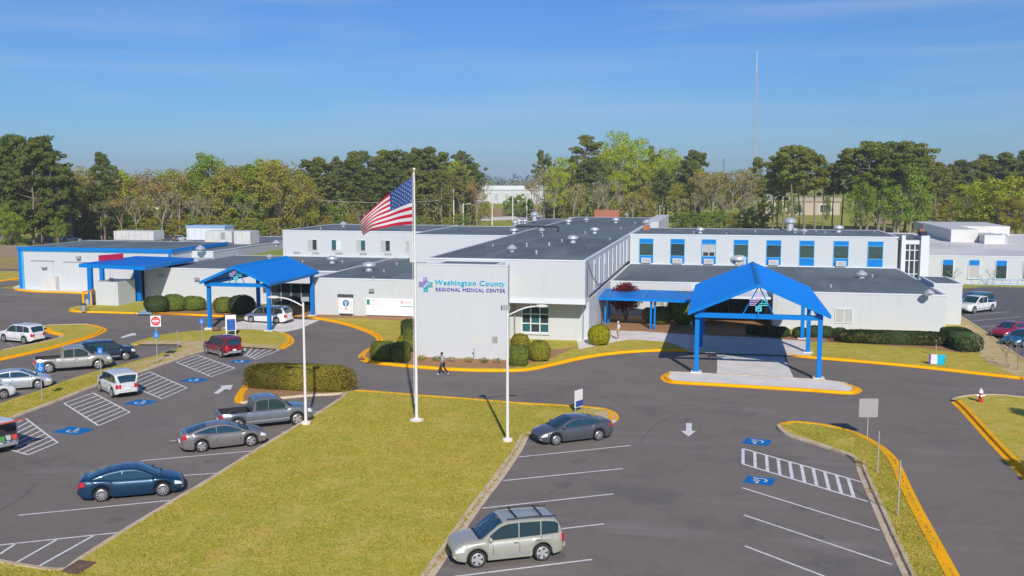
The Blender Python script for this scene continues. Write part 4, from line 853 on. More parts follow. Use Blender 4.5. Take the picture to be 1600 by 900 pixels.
# hatch-open suv at the left edge
v = make_vehicle('small_suv', 'parked_suv', 'white suv at the left edge with its red-lined tailgate raised', 'suv', p_white, dict(clad=1, W=1.85))
c_ = G(34, 703); hd = radians(158); dv = Vector((cos(hd), sin(hd), 0)); lf = Vector((-dv.y, dv.x, 0))
v.location = c_ + dv*2.15 + lf*.9; v.rotation_euler = (0, 0, hd)
b = MB(); b.add([(-2.0,-.75,1.74),(-2.0,.75,1.74),(-3.0,.7,2.0),(-3.0,-.7,2.0),(-2.0,-.75,1.68),(-2.0,.75,1.68),(-3.0,.7,1.92),(-3.0,-.7,1.92)], [(0,1,2,3),(4,7,6,5),(0,4,5,1),(1,5,6,2),(2,6,7,3),(3,7,4,0)])
tg = b.build('raised_tailgate', [mat('orange_red_trim', (.7,.09,.03), .5)], v)
MB().add([(-2.1,-.6,1.78),(-2.1,.6,1.78),(-2.9,.55,1.99),(-2.9,-.55,1.99)], [(0,1,2,3)]).build('pane', m_cglass, tg)
b = MB(); b.box(-2.24,-2.2,-.6,.6,.75,1.5); b.build('cargo_shade_plate', m_dark, v)  # dark plate on the tail, painted as the unlit inside of the car
for i, (y, z, c) in enumerate(((-.4,.8,(.7,.1,.05)), (-.05,.82,(.6,.6,.55)), (.3,.8,(.1,.35,.12)))):
    tag(MB().box(-.12,.12,-.1,.1,0,.24).build('shopping_bag', mat('bag_colour', c, .7), None, loc=v.location - dv*2.33 + lf*y + Vector((0,0,z)), rz=hd), ['red bag in the open tailgate of the white suv', 'pale bag in the open tailgate of the white suv', 'green bag in the open tailgate of the white suv'][i], 'bag', 'bags in the open suv')
# far small cars
for i, (px, py, m, lab) in enumerate(((112, 378, p_white, 'white car far behind the emergency wing near the fence'), (476, 376.5, p_navy, 'dark car far behind the left roofs beside the two-storey wing'), (452, 377.5, p_dgrey, 'grey car behind the left roofs, left of the darker one'), (262, 377.5, p_dgrey, 'dark car glimpsed between the two rooftop boxes'), (283, 377, p_lsilver, 'silver car glimpsed beside the blue-capped rooftop unit'))):
    v = make_vehicle('sedan', 'parked_sedan', lab, 'sedan', m); q = G(px, py); v.location = q; v.rotation_euler = (0, 0, radians(8 + 170*(i % 2)))
# ================================================================= STREET FURNITURE
FP = G(651, 660)
fp = thing('flagpole', 'tall white flagpole with gold ball on the front lawn', 'flagpole', FP)
ph = top_z(FP, 651, 268)
MB().tube([(0,0,.1), (0,0,ph*.5), (0,0,ph)], [.105,.08,.05], 14).build('pole', m_pole, fp, smooth=True, angle=40)
MB().lathe([(.01,0),(.1,.04),(.13,.13),(.1,.22),(.01,.26)], 12, (0,0,ph)).build('ball', mat('gold_ball', (.8,.68,.4), .3, metal=.7), fp, smooth=True)
MB().lathe([(.45,.12),(.45,.2),(.3,.22),(.2,.3)], 16).build('base', m_conc, fp)
MB().tube([(-.12,-.08,1.2), (-.14,-.08,ph*.5), (-.1,-.05,ph-.1)], .012, 5).build('halyard', m_signw, fp)
# flag: hoist along the pole, fly end blown left and drooping
def flag():
    nx, ny = 48, 26; hoist = 2.95; fly = 4.4
    zt = top_z(FP, 648, 276); V = []; F = []; Mi = []
    # image-plane outline measured from the cloth: top edge falls away steeply, lower edge dips at the fly
    for i in range(nx + 1):
        u = i / nx
        for j in range(ny + 1):
            v_ = j / ny                     # 0 bottom .. 1 top
            x = -.12 - 3.55*u*(1 - .05*v_) - .12*sin(u*3)
            top = zt - 2.15*u**.95 - .55*u*u; bot = zt - 2.95 - .25*u - .55*u**3
            ww = .28*sin(7.5*u - 2.4*v_) * u**.7 + .1*sin(15*u + 4*v_)*u
            z = lerp(bot, top, v_) + .05*sin(9*u + 3*v_)*u; y = .9*u*.6 + ww*.9 - .35*u*v_
            V.append((x, y, z))
    R_, W_, B_ = 0, 1, 2
    for i in range(nx):
        for j in range(ny):
            F.append((i*(ny+1)+j, (i+1)*(ny+1)+j, (i+1)*(ny+1)+j+1, i*(ny+1)+j+1))
            st = j // 2; canton = i < nx*.4 and st >= 6
            Mi.append(B_ if canton else (R_ if st % 2 == 0 else W_))
    b = MB(); b.add(V, F); b.m = Mi
    def cloth(u, v_):
        i = min(nx-1, int(u*nx)); j = min(ny-1, int(v_*ny)); fu, fv = u*nx-i, v_*ny-j; g = lambda a, c: Vector(V[(i+a)*(ny+1)+j+c])
        return g(0,0).lerp(g(1,0), fu).lerp(g(0,1).lerp(g(1,1), fu), fv)
    s = MB()
    for r in range(9):
        for c in range(6 if r % 2 == 0 else 5):
            u = .4*(c*2 + 1 + (r % 2)) / 12; v_ = 6/13 + (7/13)*(r + 1)/10
            for sd in (-1, 1):
                P = []
                for a in range(10):
                    rr = (.0135 if a % 2 == 0 else .0062); q = cloth(u + rr*sin(a*pi/5)*.72, v_ + rr*cos(a*pi/5)*1.05); P.append((q.x, q.y + sd*.012, q.z))
                s.add(P, [tuple(range(10))])
    cm = [mat('flag_red', (.6,.008,.04), .8, transl=.25), mat('flag_white', (.78,.77,.78), .8, transl=.25), mat('flag_blue', (.03,.085,.27), .8, transl=.2)]
    o = b.build('flag', cm, None, smooth=True, loc=FP); tag(o, 'american flag with stars and stripes blowing left from the flagpole', 'flag')
    s.build('star', m_signw, o)['kind'] = 'stuff'
flag()
def lamp_post(base, topy, label, dirx, arm_px, hx):
    h = top_z(base, hx, topy); t = thing('street_lamp', label, 'street lamp', base, group='white lamp posts on the front lawn')
    MB().tube([(0,0,.1),(0,0,h)], [.1,.065], 12).build('pole', m_pole, t, smooth=True, angle=40)
    MB().lathe([(.3,.1),(.3,.25),(.2,.3)], 12).build('base', m_conc, t)
    L_ = arm_px; r = _r
    pts = [(0,0,h-.35)] + [(dirx*r.x*L_*u, dirx*r.y*L_*u, h-.35 + .55*sin(u*1.7)) for u in (.15,.35,.55,.75,.95)]
    MB().tube(pts, .045, 8).build('arm', m_pole, t, smooth=True)
    ex, ey, ez = pts[-1]; b = MB(); b.lathe([(.02,-.1),(.17,-.04),(.2,.03),(.12,.1),(.02,.12)], 12)
    o = b.build('lamp_head', m_lgrey, t, smooth=True, loc=(ex + dirx*.3*r.x, ey + dirx*.3*r.y, ez), rz=YAW); o.scale = (2.0, 1, 1)
    b = MB(); b.box(-.24,.24,-.12,.12,0,.26); b.build('floodlight', m_grey, t, loc=(-dirx*.12, 0, h-.02), rz=.5)
    b = MB(); b.box(-.05,.05,-.05,.05,-.1,.05); b.build('bracket', m_grey, t, loc=(0,0,h-.02))
lamp_post(G(478,665), 470, 'white lamp post at the lawn edge beside the grey pickup', -1, 1.6, 471)
lamp_post(G(793,692), 484, 'white lamp post standing left of the dark grey sedan on the lawn', 1, 1.75, 794)
def sign_post(px, py, ty, label, faces, hpost=None, rz=0, m=m_grey, w_=.05, cat='sign'):
    """faces: (pixel row of centre, width, height, list of materials, writer)"""
    b0 = G(px, py, .12); h = top_z(b0, px, ty) - .12; t = thing('sign_post', label, cat, b0, rz)
    MB().box(-w_/2, w_/2, -.02, .02, 0, h).build('post', m, t)
    for (cy, fw, fh, fn) in faces:
        z = top_z(b0, px, cy) - .12; fn(t, z, fw, fh)
    return t
def plain(m, brd=None):
    def f(t, z, fw, fh):
        o = MB().box(-fw/2, fw/2, -.045, -.025, z-fh/2, z+fh/2).build('sign_face', m, t)
        if brd: MB().box(-fw/2-.03, fw/2+.03, -.04, -.022, z-fh/2-.03, z+fh/2+.03).build('border', brd, t)
        return o
    return f
def access(t, z, fw, fh):
    plain(m_signb)(t, z, fw, fh); b = MB(); s = fw/.6
    k = 10; A = [radians(150) + i/k*radians(250) for i in range(k+1)]
    for t0, t1 in zip(A, A[1:]): b.add([(R_*cos(a)*s, -.05, z + (R_*sin(a)-.05)*s) for R_, a in ((.1,t0),(.15,t0),(.15,t1),(.1,t1))], [(0,1,2,3)])
    b.box(-.04*s, 0, -.052, -.046, z, z+.17*s); b.box(-.02*s, .12*s, -.052, -.046, z-.0, z+.04*s); b.box(.1*s, .14*s, -.052, -.046, z-.12*s, z+.02*s)
    b.add([(-.02*s+.045*s*cos(a), -.052, z+.22*s+.045*s*sin(a)) for a in [2*pi*i/8 for i in range(8)]], [tuple(range(8))])
    b.build('access_symbol', m_signw, t)
def do_not_enter(t, z, fw, fh):
    plain(m_signw)(t, z, fw, fh); b = MB(); b.add([(fw*.44*cos(a), -.052, z + fw*.44*sin(a)) for a in [2*pi*i/20 for i in range(20)]], [tuple(range(20))]); b.build('red_disc', m_stopred, t)
    MB().box(-fw*.33, fw*.33, -.06, -.054, z-.07, z+.07).build('bar', m_signw, t)
    fit_text('lettering', 'DO NOT', -.2, .2, -.056, z+.12, .1, m_signw, t, .002); fit_text('lettering', 'ENTER', -.17, .17, -.056, z-.23, .1, m_signw, t, .002)
sign_post(246, 568, 494, 'do not enter sign with red disc above a small blue accessible parking sign', [(501.5, .85, .9, do_not_enter), (523, .42, .55, access)], rz=YAW)
sign_post(66, 626, 568, 'blue accessible parking sign over the silver sedan at the left', [(574, .5, .6, access)], rz=YAW)
sign_post(158, 583, 544, 'blue accessible parking sign standing in front of the champagne pickup', [(548, .42, .5, access)], rz=YAW)
sign_post(316.5, 546, 498, 'blue accessible parking sign right of the do not enter sign', [(502, .4, .5, access)], rz=YAW)
sign_post(278, 543, 515, 'thin bare post with an edge-on sign in the left median', [(519, .05, .5, plain(m_grey))], rz=YAW)
def back_face(t, z, fw, fh):
    plain(m_grey)(t, z, fw, fh)
sign_post(1355, 683, 624, 'back of a square grey metal sign on the right median', [(637, 1.12, 1.12, plain(mat('sign_back', (.42,.41,.4), .45, metal=.3)))], rz=YAW)
sign_post(1371, 738, 676, 'thin dark post seen edge-on, nearer the square grey sign', [(682, .05, .6, plain(m_grey))], rz=YAW)
sign_post(1403, 806, 722, 'thin dark post seen edge-on near the bottom of the right median', [(728, .05, .6, plain(m_grey))], rz=YAW)
sign_post(1462, 556, 532, 'dark short post behind the colourful lawn sign', [(536, .25, .25, plain(m_black))], rz=YAW)
sign_post(741, 563, 545, 'small metal sign on a stake before the sign wall', [(546, .16, .16, plain(m_grey))], rz=0, w_=.03)
# directional signs
b0 = G(904, 643, .12); t = thing('direction_sign', 'narrow white slanted sign with blue print behind the dark grey sedan', 'sign', b0, radians(66))
MB().box(-.42, .42, -.05, .05, .3, 1.45).build('sign_panel', m_signw, t); MB().box(-.42, .42, -.06, -.051, .35, .75).build('print', m_navy, t); MB().box(-.45, -.38, -.04, .04, 0, .25).build('leg', m_grey, t); MB().box(.38, .45, -.04, .04, 0, .25).build('leg', m_grey, t)
fit_text('lettering', 'EXIT', -.4, .4, -.052, .95, .24, m_navy, t, .002) if False else None
b0 = G(361, 524, .12); t = thing('direction_sign', 'white framed sign with a blue printed panel on the grass by the left canopy', 'sign', b0, YAW + .3)
MB().box(-.5, .5, -.06, .06, .45, 2.0).build('sign_panel', m_signw, t); MB().box(-.36, .42, -.075, -.062, .5, 1.6).build('print', m_navy, t); b = MB(); [b.box(-.3, .3, -.082, -.077, 1.4-k*.25, 1.48-k*.25) for k in range(4)]; b.build('text_line', m_signb, t)
for s in (-.42, .42): MB().box(s-.04, s+.04, -.04, .04, 0, .45).build('leg', m_signw, t)
b0 = G(338, 517, .12); tag(MB().lathe([(.3,0),(.42,.15),(.4,.35),(.25,.45),(.01,.46)], 9).build('rock', mat('brown_rock', (.2,.11,.08), .9), None, loc=b0), 'small brown rock beside the blue panel sign', 'rock')
# colourful lawn sign
b0 = G(1464, 570, .12); t = thing('lawn_sign', 'small purple, white and cyan lawn sign by the right kerb', 'sign', b0, radians(-14))
b = MB(); b.box(-.62, .62, -.03, .03, .05, .85); b.build('sign_panel', m_signw, t); MB().box(-.62, -.48, -.04, -.031, .05, .85).build('print', mat('violet_print', (.14,.05,.4), .5), t); MB().box(.02, .62, -.04, -.031, .05, .85).build('print', mat('cyan_print', (.0,.5,.75), .5), t); MB().box(.5, .62, -.045, -.041, .1, .6).build('print', mat('green_print', (.05,.35,.2), .5), t)
for s in (-.5, .5): MB().box(s-.02, s+.02, -.02, .02, -.02, .05).build('leg', m_grey, t)
# hydrant
b0 = G(1532, 628, .12); t = thing('fire_hydrant', 'red fire hydrant with white cap on the corner lawn', 'hydrant', b0)
MB().lathe([(.2,0),(.2,.06),(.13,.08),(.13,.55),(.17,.57),(.17,.62)], 14).build('barrel', mat('hydrant_red', (.5,.03,.02), .45), t, smooth=True, angle=40)
MB().lathe([(.15,.62),(.15,.72),(.1,.84),(.04,.88),(.04,.96)], 14).build('bonnet', m_signw, t, smooth=True, angle=40)
b = MB(); b.tube([(-.28,0,.46),(.28,0,.46)], .065, 8); b.tube([(0,-.24,.46),(0,0,.46)], .08, 8); b.build('nozzle', m_signw, t)
# bollard rail and bin at the utility corner
t = thing('yellow_guard_rail', 'yellow painted guard rail in front of the white enclosure', 'guard rail', G(131, 486))
b = MB(); q = G(150, 477) - G(131, 486); b.tube([(0,0,0),(0,0,2.3)], .11, 8); b.build('post', m_yellow, t)
for px_, py_ in ((143, 479), (148, 477)): q = G(px_, py_) - G(131, 486); MB().tube([(q.x,q.y,0),(q.x,q.y,2.0)], .1, 8).build('post', m_yellow, t)
q = G(148, 477) - G(131, 486); MB().tube([(0,0,2.2),(q.x,q.y,1.9)], .07, 6).build('rail', m_yellow, t)
t = thing('waste_bin', 'grey waste bin standing at the foot of the yellow guard post', 'bin', G(131, 487, .12)); MB().lathe([(.28,0),(.32,.75),(.33,.8)], 14).build('drum', m_grey, t, smooth=True, angle=40); MB().lathe([(.34,.8),(.3,.92),(.1,.96)], 14).build('lid', m_dark, t)
tag(MB().box(-.2,.2,-.15,.15,0,.5).add([(-.2,-.151,.5),(.2,-.151,.5),(0,0,.75)], [(0,1,2)]).build('utility_meter', m_galv, None, loc=G(137, 476, .12)), 'small silver utility meter beside the yellow posts', 'meter')
# ramp patch painted pale blue
poly('curb_ramp', [(214,491),(238,491.5),(232,484),(224,484)], .16, mat('pale_blue_ramp', (.35,.48,.6), .8), front)
# boards by the left wall
q = G(541, 491, .12); q = Vector((q.x*104.5/q.y, 104.5, .12)); t = thing('information_board', 'white information board with a round blue emblem under dark lettering by the left wall', 'sign', q)
MB().box(-.85, .85, -.05, .05, .3, 2.0).build('board', m_signw, t)
for s in (-.8, .8): MB().box(s-.05, s+.05, -.04, .04, 0, .3).build('leg', m_grey, t)
b = MB(); b.add([(.38*cos(a), -.06, 1.45+.38*sin(a)) for a in [2*pi*i/20 for i in range(20)]], [tuple(range(20))]); em = b.build('emblem', mat('emblem_blue', (.02,.2,.42), .5), t)
b = MB(); b.box(-.06,.06,-.075,-.065,1.15,1.7); b.box(-.2,.2,-.075,-.065,1.45,1.55); b.build('emblem_figure', m_signw, em)
b = MB(); [b.box(x, x+w_, -.06, -.052, z, z+.07) for x, z, w_ in ((-.15,.85,.35),(-.1,.7,.28),(-.7,1.5,.12),(.5,1.5,.2),(.5,1.2,.2),(.5,.55,.2),(-.6,.8,.2))]; b.build('print', m_grey, t)
hb('wall_text', m_black, lambda b: [b.box(-41.95+k*.21, -41.79+k*.21, 105.1, 105.17, 2.15, 2.45 + .04*(k % 2)) for k in range(9)])
def banner(x0, x1, z0, z1, lab, fn, y=105.0):
    t = thing('wall_banner', lab, 'banner', ((x0+x1)/2, y, z0)); MB().box(-(x1-x0)/2, (x1-x0)/2, 0, .08, 0, z1-z0).build('panel', mat('banner_white', (.86,.86,.86), .7), t); fn(t); return t
def bf1(t):
    MB().box(-2.6, -2.25, -.02, 0, 1.15, 1.75).build('green_print', mat('banner_green', (.02,.28,.15), .6), t)
    b = MB(); b.box(-2.1,-1.2,-.012,0,1.62,1.66); b.box(-2.1,-.95,-.012,0,1.12,1.16); b.build('print', m_grey, t)
    MB().box(1.3, 1.6, -.02, 0, 1.35, 1.65).build('pink_print', mat('banner_pink', (.7,.45,.5), .6), t)
    b = MB(); b.box(1.7,2.5,-.012,0,1.52,1.56); b.box(1.7,2.45,-.012,0,1.4,1.43); b.build('print', m_grey, t); MB().box(1.3, 2.7, -.02, 0, 1.0, 1.12).build('teal_stripe', mat('banner_teal', (.25,.55,.6), .6), t)
banner(-38.6, -33.2, .25, 2.15, 'wide white banner with small green and pink logos on the low left wall', bf1)
# ================================================================= PEOPLE
m_skin = mat('skin', (.30,.17,.11), .6); m_skinl = mat('skin_light', (.5,.33,.26), .6)
def skinned(name, verts, edges, radii, m, parent, root=0, sub=2):
    me = bpy.data.meshes.new(name); me.from_pydata(verts, edges, []); o = bpy.data.objects.new(name, me); scene.collection.objects.link(o)
    md = o.modifiers.new('s', 'SKIN'); 
    for i, r in enumerate(radii): me.skin_vertices[0].data[i].radius = (r, r) if not isinstance(r, tuple) else r
    me.skin_vertices[0].data[root].use_root = True
    o.modifiers.new('u', 'SUBSURF').levels = sub; o.modifiers['u'].render_levels = sub
    dg = bpy.context.evaluated_depsgraph_get(); dg.update(); m2 = bpy.data.meshes.new_from_object(o.evaluated_get(dg)); bpy.data.objects.remove(o)
    m2.materials.clear(); m2.materials.append(m); m2.polygons.foreach_set('use_smooth', [True]*len(m2.polygons)); return obj(name, m2, parent)
def person(label, loc, rz, J, top_m, leg_m, skin_m, hair_m, shoe_m, short=False, hat=None):
    t = thing('person', label, 'person', loc, rz)
    V = [J[k] for k in ('pelvis','chest','neck','head','crown','shL','elL','haL','shR','elR','haR','hpL','knL','anL','toL','hpR','knR','anR','toR')]
    E = [(0,1),(1,2),(2,3),(3,4),(1,5),(5,6),(6,7),(1,8),(8,9),(9,10),(0,11),(11,12),(12,13),(13,14),(0,15),(15,16),(16,17),(17,18)]
    Rr = [(.13,.1),(.15,.11),.055,(.085,.1),(.07,.08),.06,.045,.032,.06,.045,.032,.09,.062,.042,.035,.09,.062,.042,.035]
    # hands: palm plus five short finger chains on each arm
    for base, sgn in ((7, 1), (10, -1)):
        h = Vector(V[base]); e = Vector(V[base-1]); d = (h - e).normalized(); sd = d.cross(Vector((1,0,0))).normalized()
        pi_ = len(V); V.append(tuple(h + d*.07)); E.append((base, pi_)); Rr.append((.035,.018))
        for k, (o_, l_) in enumerate(((-.035,.05),(-.012,.075),(.012,.08),(.034,.07))):
            a = len(V); V.append(tuple(h + d*.1 + sd*o_)); V.append(tuple(h + d*(.1+l_) + sd*o_ + Vector((0,.012,0)))); E += [(pi_, a), (a, a+1)]; Rr += [.009, .008]
        a = len(V); V.append(tuple(h + d*.04 + sd*.05)); V.append(tuple(h + d*.08 + sd*.065)); E += [(base, a), (a, a+1)]; Rr += [.01, .009]
    skinned('body', V, E, Rr, skin_m, t)
    g = lambda *k: [V[{'pelvis':0,'chest':1,'neck':2,'shL':5,'elL':6,'shR':8,'elR':9,'hpL':11,'knL':12,'anL':13,'hpR':15,'knR':16,'anR':17}[q]] for q in k]
    P = g('pelvis','chest','neck','shL','elL','shR','elR'); P[2] = tuple(Vector(P[1]).lerp(Vector(P[2]), .75))
    skinned('shirt', P, [(0,1),(1,2),(1,3),(3,4),(1,5),(5,6)], [(.16,.125),(.18,.135),.075,.08,.06,.08,.06], top_m, t)
    P = g('pelvis','hpL','knL','anL','hpR','knR','anR'); ra = [(.155,.125),.11,.085,.065,.11,.085,.065]
    if short: P[3] = tuple(Vector(P[2]).lerp(Vector(P[3]), .15)); P[6] = tuple(Vector(P[5]).lerp(Vector(P[6]), .15)); ra = [(.155,.125),.11,.09,.09,.11,.09,.09]
    skinned('shorts' if short else 'trousers', P, [(0,1),(1,2),(2,3),(0,4),(4,5),(5,6)], ra, leg_m, t)
    for a, c in ((13, 14), (17, 18)): skinned('shoe', [tuple(Vector(V[a]) + Vector((0,.03,-.03))), V[c]], [(0,1)], [.05,.045], shoe_m, t)
    hd = Vector(V[3]); b = MB(); b.lathe([(.01,.13),(.07,.115),(.1,.06),(.105,0),(.09,-.05)], 12, tuple(hd + Vector((0,.02,.05)))); b.build('hair', hair_m, t, smooth=True)
    b = MB(); b.lathe([(.012,-.02),(.016,0),(.006,.03)], 6, tuple(hd + Vector((0,-.105,0)))); b.build('nose', skin_m, t, smooth=True)
    b = MB()
    for s in (-1, 1): b.box(hd.x+s*.035-.012, hd.x+s*.035+.012, hd.y-.1, hd.y-.09, hd.z+.02, hd.z+.035)
    b.build('eye', m_black, t); MB().box(hd.x-.02, hd.x+.02, hd.y-.098, hd.y-.088, hd.z-.05, hd.z-.042).build('mouth', m_red, t)
    return t
# local frame: -Y is the direction faced
J1 = dict(pelvis=(0,0,.93),chest=(0,-.04,1.32),neck=(0,-.06,1.5),head=(0,-.09,1.62),crown=(0,-.08,1.72),shL=(.18,-.03,1.42),elL=(.22,.16,1.18),haL=(.2,.05,.98),shR=(-.18,-.05,1.42),elR=(-.23,-.2,1.18),haR=(-.2,-.4,1.1),
          hpL=(.1,0,.88),knL=(.1,-.22,.5),anL=(.1,-.3,.1),toL=(.1,-.46,.05),hpR=(-.1,0,.88),knR=(-.1,.12,.48),anR=(-.1,.42,.16),toR=(-.1,.34,.04))
person('person in pale blue shirt and dark trousers striding along the yellow kerb', G(692,585.5), radians(-90) + YAW - .2, J1, mat('pale_blue_shirt', (.4,.46,.55), .8), mat('dark_trousers', (.03,.03,.05), .85), m_skin, mat('dark_hair', (.03,.025,.02), .8), m_signw)
J2 = dict(pelvis=(0,0,.93),chest=(0,-.01,1.32),neck=(0,-.02,1.5),head=(0,-.04,1.62),crown=(0,-.03,1.72),shL=(.19,0,1.42),elL=(.25,.02,1.15),haL=(.23,-.1,.93),shR=(-.19,0,1.42),elR=(-.25,.0,1.15),haR=(-.22,-.14,.95),
          hpL=(.1,0,.88),knL=(.12,-.06,.5),anL=(.12,.02,.1),toL=(.12,-.13,.04),hpR=(-.1,0,.88),knR=(-.11,-.02,.5),anR=(-.12,.06,.1),toR=(-.12,-.09,.04))
person('person in white shirt and tan shorts standing on the entrance walk', G(966,531,.13), radians(-60), J2, mat('white_shirt', (.75,.72,.74), .8), mat('tan_shorts', (.45,.33,.2), .85), m_skinl, mat('grey_hair', (.6,.58,.56), .8), m_signw, short=True)
# ================================================================= PLANTING
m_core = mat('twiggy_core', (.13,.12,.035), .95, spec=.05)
def leaves(b, c, n, s, r, rnd, flat=1.0):
    """n random leaf quads in an ellipsoid shell of radii r about c"""
    for _ in range(n):
        d = Vector((rnd.gauss(0,1), rnd.gauss(0,1), rnd.gauss(0,1))).normalized(); k = rnd.uniform(.55, 1.02)
        p = Vector((c[0]+d.x*r[0]*k, c[1]+d.y*r[1]*k, c[2]+d.z*r[2]*k))
        nn = (d + Vector((rnd.uniform(-.8,.8), rnd.uniform(-.8,.8), rnd.uniform(-.5,.9)))).normalized(); a = nn.orthogonal().normalized()
        a = Matrix.Rotation(rnd.uniform(0, 6.3), 3, nn) @ a; e = nn.cross(a); q = s*rnd.uniform(.6,1.3)
        b.add([p - a*q*.5, p + e*q*.32, p + a*q*.5, p - e*q*.32], [(0,1,2,3)])
def shrub(name, label, base, r, m, n=1500, s=.12, cat='shrub', group=None, box=False, core=None, seed=1, rz=0, top=None):
    """clipped or rounded shrub: dark twiggy core plus a skin of leaves"""
    rnd = random.Random(seed); t = thing(name, label, cat, base, rz, group)
    b = MB(); V = []; nu, nv = 32, 16; ex = .5 if box else .9
    pw = 2/ex if box else 2.15
    def Q(d, k=1.0):
        n_ = (abs(d.x)**pw + abs(d.y)**pw + abs(d.z)**pw) ** (-1/pw); q = Vector((d.x*n_*r[0], d.y*n_*r[1], d.z*n_*r[2]))
        return q*k*(1 + .07*noise.noise(q*1.3 + Vector((seed, 0, 0))) + .05*noise.noise(q*3.5)) + Vector((0, 0, r[2]*.92))
    P = lambda u, v, k=1.0: Q(Vector((cos(u)*cos(v), sin(u)*cos(v), sin(v))), k)
    ar = [r[1]*r[2]*2, r[0]*r[2]*2, r[0]*r[1]*1.1]
    def rdir():
        c = rnd.uniform(0, sum(ar)); s1, s2 = rnd.uniform(-1, 1), rnd.uniform(-1, 1); sg = rnd.choice((-1, 1))
        return Vector((sg, s1, s2)) if c < ar[0] else Vector((s1, sg, s2)) if c < ar[0]+ar[1] else Vector((s1, s2, 1 if not box or rnd.random() < .9 else -1))
    for j in range(nv+1):
        for i in range(nu): V.append(P(2*pi*i/nu, -pi/2 + pi*j/nv, .93))
    b.add(V, [(j*nu+i, j*nu+(i+1) % nu, (j+1)*nu+(i+1) % nu, (j+1)*nu+i) for j in range(nv) for i in range(nu)])
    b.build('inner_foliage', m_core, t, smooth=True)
    b = MB()
    for _ in range(n):
        dd = rdir(); p = Q(dd, rnd.uniform(.95, 1.05)); q = Q(dd, .5); nn = (p - q).normalized() + Vector((rnd.uniform(-.5,.5), rnd.uniform(-.5,.5), rnd.uniform(-.2,.6))); nn.normalize()
        a = Matrix.Rotation(rnd.uniform(0,6.3), 3, nn) @ nn.orthogonal().normalized(); e = nn.cross(a); k = s*rnd.uniform(.6,1.3)
        b.add([p-a*k*.5, p+e*k*.35, p+a*k*.5, p-e*k*.35], [(0,1,2,3)])
    tag(b.build('foliage', m, t), kind='stuff'); return t
B = G
gF = 'clipped shrubs along the hospital front'
shrub('hedge', 'long rounded olive hedge between the grey pickup and the drive', B(469, 607, .1), (4.1, 1.05, .9), m_hedge, 20000, .13, 'hedge', box=True, seed=3, rz=radians(2))
for i, (px, py, r, m, lab, bx) in enumerate([
 (599, 562, (.98,.85,.8), m_box, 'brown-topped round shrub left of the sign wall', True), (627, 565, (.7,.7,.86), m_box, 'squarish green shrub right of the brown-topped one', True),
 (641, 549, (.55,.55,1.0), m_box, 'tall narrow shrub touching the left edge of the sign wall', True), (640, 529, (.75,.7,.95), m_darkb, 'dark square shrub at the back corner of the sign wall', True), (630, 546, (.5,.5,.7), m_hedge, 'small brownish shrub behind the squarish green one', False),
 (811, 571, (.72,.68,.86), m_box, 'bright clipped shrub just right of the lamp post', True), (843, 564, (.92,.85,.9), m_hedge, 'large round shrub under the lobby window', False), (813, 548, (.85,.7,.8), m_hedge, 'brown-topped shrub between the sign wall and the lobby window', False),
 (936, 539, (1.0,.85,.98), m_gold, 'golden yellow-green bush at the corner of the centre block', False),
 (1070, 506, (1.9,1.3,1.75), m_green, 'big round dark green bush behind the canopy column', False),
 (1033, 507, (1.1,.8,1.0), m_box, 'loose bush below the low window by the walkway', False), (1015, 503, (.8,.7,.8), m_tan, 'sparse pale bush behind the walkway posts', False),
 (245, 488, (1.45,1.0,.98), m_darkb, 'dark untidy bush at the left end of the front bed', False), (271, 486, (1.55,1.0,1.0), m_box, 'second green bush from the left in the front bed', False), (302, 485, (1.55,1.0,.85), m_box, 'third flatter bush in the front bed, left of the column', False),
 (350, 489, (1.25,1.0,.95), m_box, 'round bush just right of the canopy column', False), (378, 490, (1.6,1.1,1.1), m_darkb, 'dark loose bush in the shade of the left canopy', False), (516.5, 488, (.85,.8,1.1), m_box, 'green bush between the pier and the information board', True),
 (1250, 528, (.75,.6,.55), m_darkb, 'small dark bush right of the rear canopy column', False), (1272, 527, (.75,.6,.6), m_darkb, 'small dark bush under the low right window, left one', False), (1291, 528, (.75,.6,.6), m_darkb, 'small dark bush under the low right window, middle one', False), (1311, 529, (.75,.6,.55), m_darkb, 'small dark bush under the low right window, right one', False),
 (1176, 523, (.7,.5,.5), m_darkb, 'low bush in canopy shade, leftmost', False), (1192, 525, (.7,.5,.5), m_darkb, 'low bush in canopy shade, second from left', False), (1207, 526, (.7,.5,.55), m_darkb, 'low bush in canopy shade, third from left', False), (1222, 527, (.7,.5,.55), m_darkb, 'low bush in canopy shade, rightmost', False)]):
    shrub('shrub', lab, B(px, py, .1), r, m, int(2600*r[0]*r[2]+1500), .13, group=gF, box=bx, seed=i+10)
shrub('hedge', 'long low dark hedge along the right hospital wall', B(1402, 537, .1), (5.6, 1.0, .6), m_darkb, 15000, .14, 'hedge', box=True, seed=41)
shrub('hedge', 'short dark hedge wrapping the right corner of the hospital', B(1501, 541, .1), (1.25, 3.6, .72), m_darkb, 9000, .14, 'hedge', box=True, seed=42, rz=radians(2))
for i, (px, py) in enumerate(((660,562),(683,563),(706,564),(733,565),(756,566),(776,566))):
    rnd = random.Random(i); t = thing('small_plant', '%s small sprawling plant from the left at the foot of the sign wall' % ordinal(i+1), 'plant', B(px, py+1, .12), group='small plants under the sign wall'); b = MB(); leaves(b, (0,0,.22), 130, .13, (.42,.3,.25), rnd); b.build('foliage', [m_olive, m_box, m_tan][i % 3], t); MB().tube([(0,0,0),(0,0,.25)], .015, 5).build('stem', m_bark, t)
